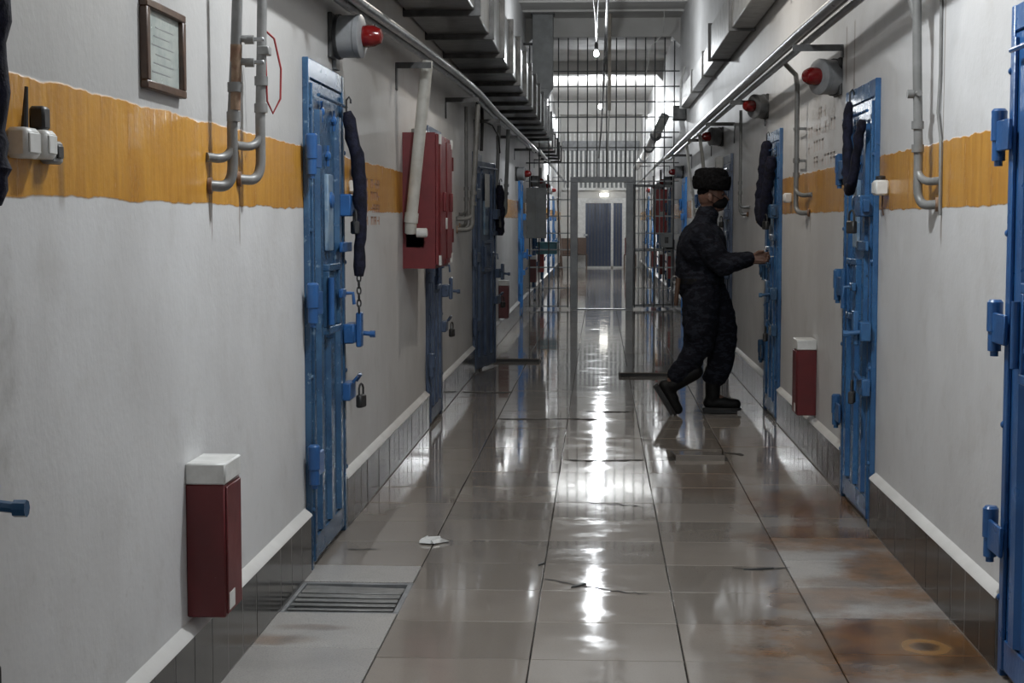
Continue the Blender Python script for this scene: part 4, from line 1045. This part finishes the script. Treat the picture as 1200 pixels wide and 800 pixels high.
sb = MB().box(-0.032, 0.032, -0.09, -0.03, 0, 1.15, 0.004).mesh('slat')
for k in range(17): obj('slat', sb, M['white'], r, loc=(-1.05+0.138*k, 0, 0))
obj('rail', MB().box(-1.15, 1.25, -0.10, 0, 1.15, 1.45, 0.004), M['grey'], r); obj('rail', MB().box(-1.15, 1.25, -0.10, 0, -0.08, 0.0, 0.004), M['white'], r)
for k in range(17): obj('upper_slat', MB().box(-0.03, 0.03, -0.06, 0, 1.45, 1.75, 0.004), M['white'], r, loc=(-1.05+0.138*k, 0, 0))
# brown seats standing by the end wall
def stool(x, y, h, label, mat='maroon'):
    r = empty('chair', (x, y, 0)); tag(r, label, 'chair')
    obj('seat', MB().box(-0.18, 0.18, -0.2, 0.2, 0.42, 0.46, 0.008), M[mat], r); obj('backrest', MB().box(-0.16, 0.16, 0.16, 0.2, 0.46, h, 0.008), M[mat], r)
    for a in (-1, 1):
        for b in (-1, 1): obj('leg', MB().box(a*0.17-0.02, a*0.17+0.02, b*0.17-0.02, b*0.17+0.02, 0, 0.42), M['wood'], r)
stool(-0.98, 48.5, 0.95, 'brown chair at the corridor end left of the glazed door', 'wood')
stool(-0.55, 50.3, 0.95, 'dark brown chair beside the glazed door', 'wood')
stool(0.95, 49.9, 0.95, 'dark red chair at the corridor end right of the glazed door')
r = empty('leaning_board', (-1.02, 45.5, 0)); tag(r, 'long narrow board leaning on the left wall near the corridor end', 'board')
obj('board', MB().box(-0.02, 0.02, -0.06, 0.06, 0, 2.1, 0.003, M=RY(-0.07)), M['wood'], r); obj('edge', MB().box(0.02, 0.026, -0.06, 0.06, 0.05, 2.05, 0.0, M=RY(-0.07)), M['beige'], r)
for i, (s, y) in enumerate((('left', 30.0), ('left', 42.0), ('right', 30.2), ('right', 42.4))):
    xs, sg = (XL, 1) if s == 'left' else (XR, -1); z = (2.585 if s == 'left' else 2.47)
    r = empty('pipe_bracket', (xs, y, z)); tag(r, 'angle iron pipe bracket beyond the gate, %s wall, %s one' % (s, 'nearer' if i % 2 == 0 else 'farther'), 'bracket', 'brackets beyond the gate')
    a, b = sorted((0, sg*0.26)); obj('arm', MB().box(a, b, -0.02, 0.02, -0.012, 0.0), M['flange'], r)
    a, b = sorted((0, sg*0.008)); obj('wall_leg', MB().box(a, b, -0.03, 0.03, -0.16, -0.012), M['flange'], r)
# ================================================================== THE GUARD
def remesh(o, vox, smooth=6):
    m = o.modifiers.new('remesh', 'REMESH'); m.mode = 'VOXEL'; m.voxel_size = vox; m.use_smooth_shade = True
    s = o.modifiers.new('smooth', 'SMOOTH'); s.factor = 0.5; s.iterations = smooth
def chain(mb, pts):
    for (a, ra), (b, rb) in zip(pts, pts[1:]): mb.capsule(a, ra, b, rb)
def person():
    base = (0.86, 12.12, 0)
    b = MB()
    # trunk, neck, head
    chain(b, [((-0.08, 0, 0.92), 0.12), ((-0.09, 0, 1.10), 0.115), ((-0.10, 0, 1.30), 0.125), ((-0.085, 0, 1.42), 0.07), ((-0.06, 0, 1.50), 0.055), ((-0.04, 0, 1.56), 0.055)])
    b.ell((-0.06, 0, 1.52), (0.06, 0.055, 0.06)); b.capsule((-0.10, -0.12, 1.33), 0.055, (-0.10, 0.12, 1.33), 0.055)
    b.ell((-0.035, 0, 1.635), (0.098, 0.077, 0.112)); b.ell((0.005, 0, 1.575), (0.068, 0.058, 0.068)); b.ell((0.03, 0, 1.545), (0.042, 0.038, 0.03))
    b.capsule((0.066, 0, 1.635), 0.011, (0.088, 0, 1.600), 0.015); b.ell((0.072, 0, 1.588), (0.02, 0.022, 0.01)); b.ell((0.062, 0, 1.566), (0.02, 0.026, 0.008)); b.ell((0.055, 0, 1.652), (0.016, 0.05, 0.012))
    for s in (-1, 1): b.ell((-0.045, s*0.080, 1.615), (0.022, 0.011, 0.034))
    # legs (left leg stands, right leg trails)
    chain(b, [((-0.06, 0.085, 0.90), 0.09), ((0.06, 0.09, 0.55), 0.06), ((0.03, 0.10, 0.36), 0.058), ((0.0, 0.10, 0.12), 0.042), ((0.15, 0.11, 0.055), 0.035)])
    chain(b, [((-0.08, -0.085, 0.90), 0.09), ((-0.10, -0.085, 0.54), 0.06), ((-0.20, -0.085, 0.40), 0.058), ((-0.335, -0.085, 0.22), 0.042), ((-0.33, -0.085, 0.08), 0.032)])
    # arms
    def arm(sh, el, wr):
        chain(b, [(sh, 0.058), (el, 0.045), (wr, 0.030)])
    arm((-0.10, -0.185, 1.35), (0.03, -0.225, 1.11), (0.235, -0.275, 1.175))
    arm((-0.08, 0.185, 1.35), (0.08, 0.20, 1.10), (0.26, 0.0, 1.15))
    # right hand turning a key: palm, four curled fingers, thumb
    def hand(w, d, s):
        d = Vector(d).normalized(); up = Vector((0, 0, 1)); sd = d.cross(up).normalized(); up = sd.cross(d)
        w = Vector(w)
        for k in (-1.0, 0, 1.0):
            b.capsule(tuple(w+up*0.018*k*0.8), 0.014, tuple(w+d*0.085+up*0.026*k), 0.0125)
        for k, L_ in enumerate((0.062, 0.072, 0.068, 0.052)):
            r0 = w+d*0.088+up*(0.030-0.020*k)
            r1 = r0+d*L_*0.5-sd*s*0.010; r2 = r1+d*L_*0.22-sd*s*0.024; r3 = r2-d*0.010-sd*s*0.018
            chain(b, [(tuple(r0), 0.0098), (tuple(r1), 0.0090), (tuple(r2), 0.0085), (tuple(r3), 0.0075)])
        t0 = w+d*0.028+up*0.022; t1 = t0+d*0.034+up*0.022-sd*s*0.014; t2 = t1+d*0.034-sd*s*0.014
        chain(b, [(tuple(t0), 0.0135), (tuple(t1), 0.0110), (tuple(t2), 0.0090)])
    hand((0.24, -0.278, 1.176), (1, -0.22, 0.05), -1)
    hand((0.265, -0.005, 1.152), (1, -0.25, 0.1), 1)
    p = obj('person', b, M['skin']); p.location = base
    remesh(p, 0.006, 2)
    tag(p, 'guard in dark camouflage uniform, black fur hat and mask unlocking a cell door', 'person')

    # trousers
    t = MB()
    chain(t, [((-0.085, 0, 0.99), 0.145), ((-0.085, 0, 0.88), 0.15)])
    chain(t, [((-0.04, 0.075, 0.90), 0.14), ((0.045, 0.09, 0.70), 0.132), ((0.07, 0.09, 0.52), 0.112), ((0.055, 0.098, 0.36), 0.100), ((0.02, 0.10, 0.28), 0.090)])
    t.capsule((0.06, 0.095, 0.285), 0.055, (-0.03, 0.10, 0.27), 0.05)
    chain(t, [((-0.10, -0.075, 0.90), 0.145), ((-0.11, -0.085, 0.70), 0.135), ((-0.115, -0.085, 0.54), 0.112), ((-0.19, -0.085, 0.40), 0.090), ((-0.275, -0.085, 0.305), 0.078)])
    t.capsule((-0.30, -0.085, 0.33), 0.045, (-0.235, -0.085, 0.265), 0.045)
    t.ell((-0.17, -0.18, 0.66), (0.06, 0.03, 0.09))
    o = obj('trousers', t, M['camo'], p); remesh(o, 0.012, 4)
    tx = bpy.data.textures.new('cloth_folds', 'CLOUDS'); tx.noise_scale = 0.07; tx.noise_depth = 2
    d = o.modifiers.new('folds', 'DISPLACE'); d.texture = tx; d.strength = 0.030; d.mid_level = 0.5
    # jacket
    j = MB()
    chain(j, [((-0.11, 0, 0.985), 0.18), ((-0.11, 0, 1.10), 0.185), ((-0.095, 0, 1.26), 0.19), ((-0.095, 0, 1.38), 0.095)])
    j.capsule((-0.11, -0.06, 1.0), 0.15, (-0.11, 0.06, 1.0), 0.15); j.capsule((-0.10, -0.08, 1.24), 0.17, (-0.10, 0.08, 1.24), 0.17)
    j.capsule((-0.105, -0.15, 1.345), 0.085, (-0.105, 0.15, 1.345), 0.085); j.capsule((-0.08, 0, 1.42), 0.092, (-0.055, 0, 1.495), 0.082)
    chain(j, [((-0.11, -0.20, 1.33), 0.098), ((-0.02, -0.225, 1.20), 0.095), ((0.04, -0.235, 1.125), 0.088), ((0.14, -0.255, 1.150), 0.070), ((0.225, -0.273, 1.172), 0.050)])
    chain(j, [((-0.09, 0.19, 1.34), 0.086), ((0.08, 0.20, 1.11), 0.074), ((0.17, 0.10, 1.13), 0.062), ((0.25, 0.01, 1.148), 0.050)])
    o = obj('jacket', j, M['camo'], p); remesh(o, 0.012, 4)
    d = o.modifiers.new('folds', 'DISPLACE'); d.texture = tx; d.strength = 0.026; d.mid_level = 0.5
    # belt pouch, keys, baton
    o = obj('belt', MB().lathe([(0.178, -0.02), (0.186, -0.02), (0.186, 0.02), (0.178, 0.02)], T(-0.105, 0, 1.0) @ Matrix.Diagonal((0.96, 1.10, 1, 1)), 24), M['leather'], p)
    o = obj('baton', MB().tube([(-0.275, -0.12, 1.02), (-0.29, -0.12, 0.86), (-0.292, -0.12, 0.82)], [0.018, 0.017, 0.014], 10), M['wood'], p)
    k = MB().tube([(-0.30+0.022*math.cos(a), -0.115, 1.015+0.022*math.sin(a)) for a in [2*PI*i/12 for i in range(13)]], 0.0035, 6, cap=False)
    for i, a in enumerate((-0.5, -0.1, 0.35)): k.box(-0.006, 0.006, -0.002, 0.002, -0.075, 0.0, 0, M=T(-0.305+0.01*i, -0.118, 0.995) @ RY(a))
    obj('key_ring', k, M['steel'], p)
    # key in the hand
    obj('key', MB().tube([(0.33, -0.30, 1.185), (0.40, -0.315, 1.185)], 0.005, 6), M['steel'], p)
    # fur hat: crown and turned up flap
    h = MB()
    h.lathe([(0, 0.0), (0.100, 0.0), (0.112, 0.03), (0.120, 0.08), (0.118, 0.13), (0.100, 0.155), (0.05, 0.166), (0, 0.168)], T(-0.035, 0, 1.668) @ RY(0.03) @ Matrix.Diagonal((1.08, 0.88, 1, 1)), 28)
    hat = obj('fur_hat', h, M['fur'], p)
    ht = bpy.data.textures.new('fur_tufts', 'CLOUDS'); ht.noise_scale = 0.02; ht.noise_depth = 2
    ss = hat.modifiers.new('sub', 'SUBSURF'); ss.levels = ss.render_levels = 2
    d = hat.modifiers.new('tufts', 'DISPLACE'); d.texture = ht; d.strength = 0.018; d.mid_level = 0.5
    fl = MB().lathe([(0.116, 0.0), (0.128, 0.005), (0.138, 0.05), (0.136, 0.095), (0.126, 0.105), (0.118, 0.09), (0.116, 0.0)], T(-0.03, 0, 1.672) @ RY(0.04) @ Matrix.Diagonal((1.06, 0.86, 1, 1)), 28)
    fo = obj('ear_flap', fl, M['fur'], hat)
    ss = fo.modifiers.new('sub', 'SUBSURF'); ss.levels = ss.render_levels = 2
    d = fo.modifiers.new('tufts', 'DISPLACE'); d.texture = ht; d.strength = 0.016; d.mid_level = 0.5
    # mask over nose, mouth and chin, with ear loops
    mk = MB(); mk.ell((0.012, 0, 1.572), (0.078, 0.066, 0.052)); mk.ell((0.060, 0, 1.592), (0.036, 0.034, 0.030))
    mo = obj('face_mask', mk, M['mask'], p); remesh(mo, 0.006, 3)
    lo = MB()
    for s in (-1, 1): lo.tube([(0.03, s*0.066, 1.60), (-0.02, s*0.083, 1.63), (-0.06, s*0.088, 1.62)], 0.0025, 5); lo.tube([(0.02, s*0.064, 1.55), (-0.03, s*0.080, 1.58), (-0.06, s*0.086, 1.60)], 0.0025, 5)
    obj('ear_loop', lo, M['mask'], mo)
    ey = MB()
    for s in (-1, 1): ey.ell((0.052, s*0.031, 1.638), (0.012, 0.012, 0.009), 10)
    obj('eyes', ey, M['black'], p)
    hr = MB().ell((-0.058, 0, 1.655), (0.080, 0.073, 0.05)); obj('hair', hr, M['fur'], p)
    # boots
    def boot(name, MM):
        bt = MB()
        bt.capsule((0, 0, 0.30), 0.062, (0, 0, 0.10), 0.056); bt.capsule((-0.025, 0, 0.055), 0.048, (0.09, 0, 0.055), 0.046); bt.capsule((0.08, 0, 0.048), 0.046, (0.175, 0, 0.045), 0.040)
        bo = obj(name, bt, M['leather'], p); remesh(bo, 0.009, 4); bo.matrix_local = MM
        sl = MB()
        out = [(-0.075, 0.03), (-0.06, 0.042), (0.0, 0.042), (0.07, 0.046), (0.15, 0.046), (0.20, 0.03), (0.215, 0.0)]
        out = out + [(x, -y) for x, y in out[-2::-1]]
        tt = bmesh.new(); lo_ = [tt.verts.new((x, y, 0.0)) for x, y in out]; hi = [tt.verts.new((x, y, 0.02)) for x, y in out]
        tt.faces.new(lo_[::-1]); tt.faces.new(hi)
        for i in range(len(out)): tt.faces.new((lo_[i], lo_[(i+1) % len(out)], hi[(i+1) % len(out)], hi[i]))
        sl._merge(tt); sl.box(-0.072, -0.005, -0.038, 0.038, -0.022, 0.0, 0.003); sl.box(-0.005, 0.185, -0.038, 0.038, -0.022, 0.0, 0.004)
        obj('sole', sl, M['black'], bo)
    boot('boot', T(0.0, 0.10, 0.022) @ RZ(-0.05))
    boot('boot', T(-0.335, -0.085, 0.235) @ RY(1.02) @ T(0.02, 0, -0.09))
person()
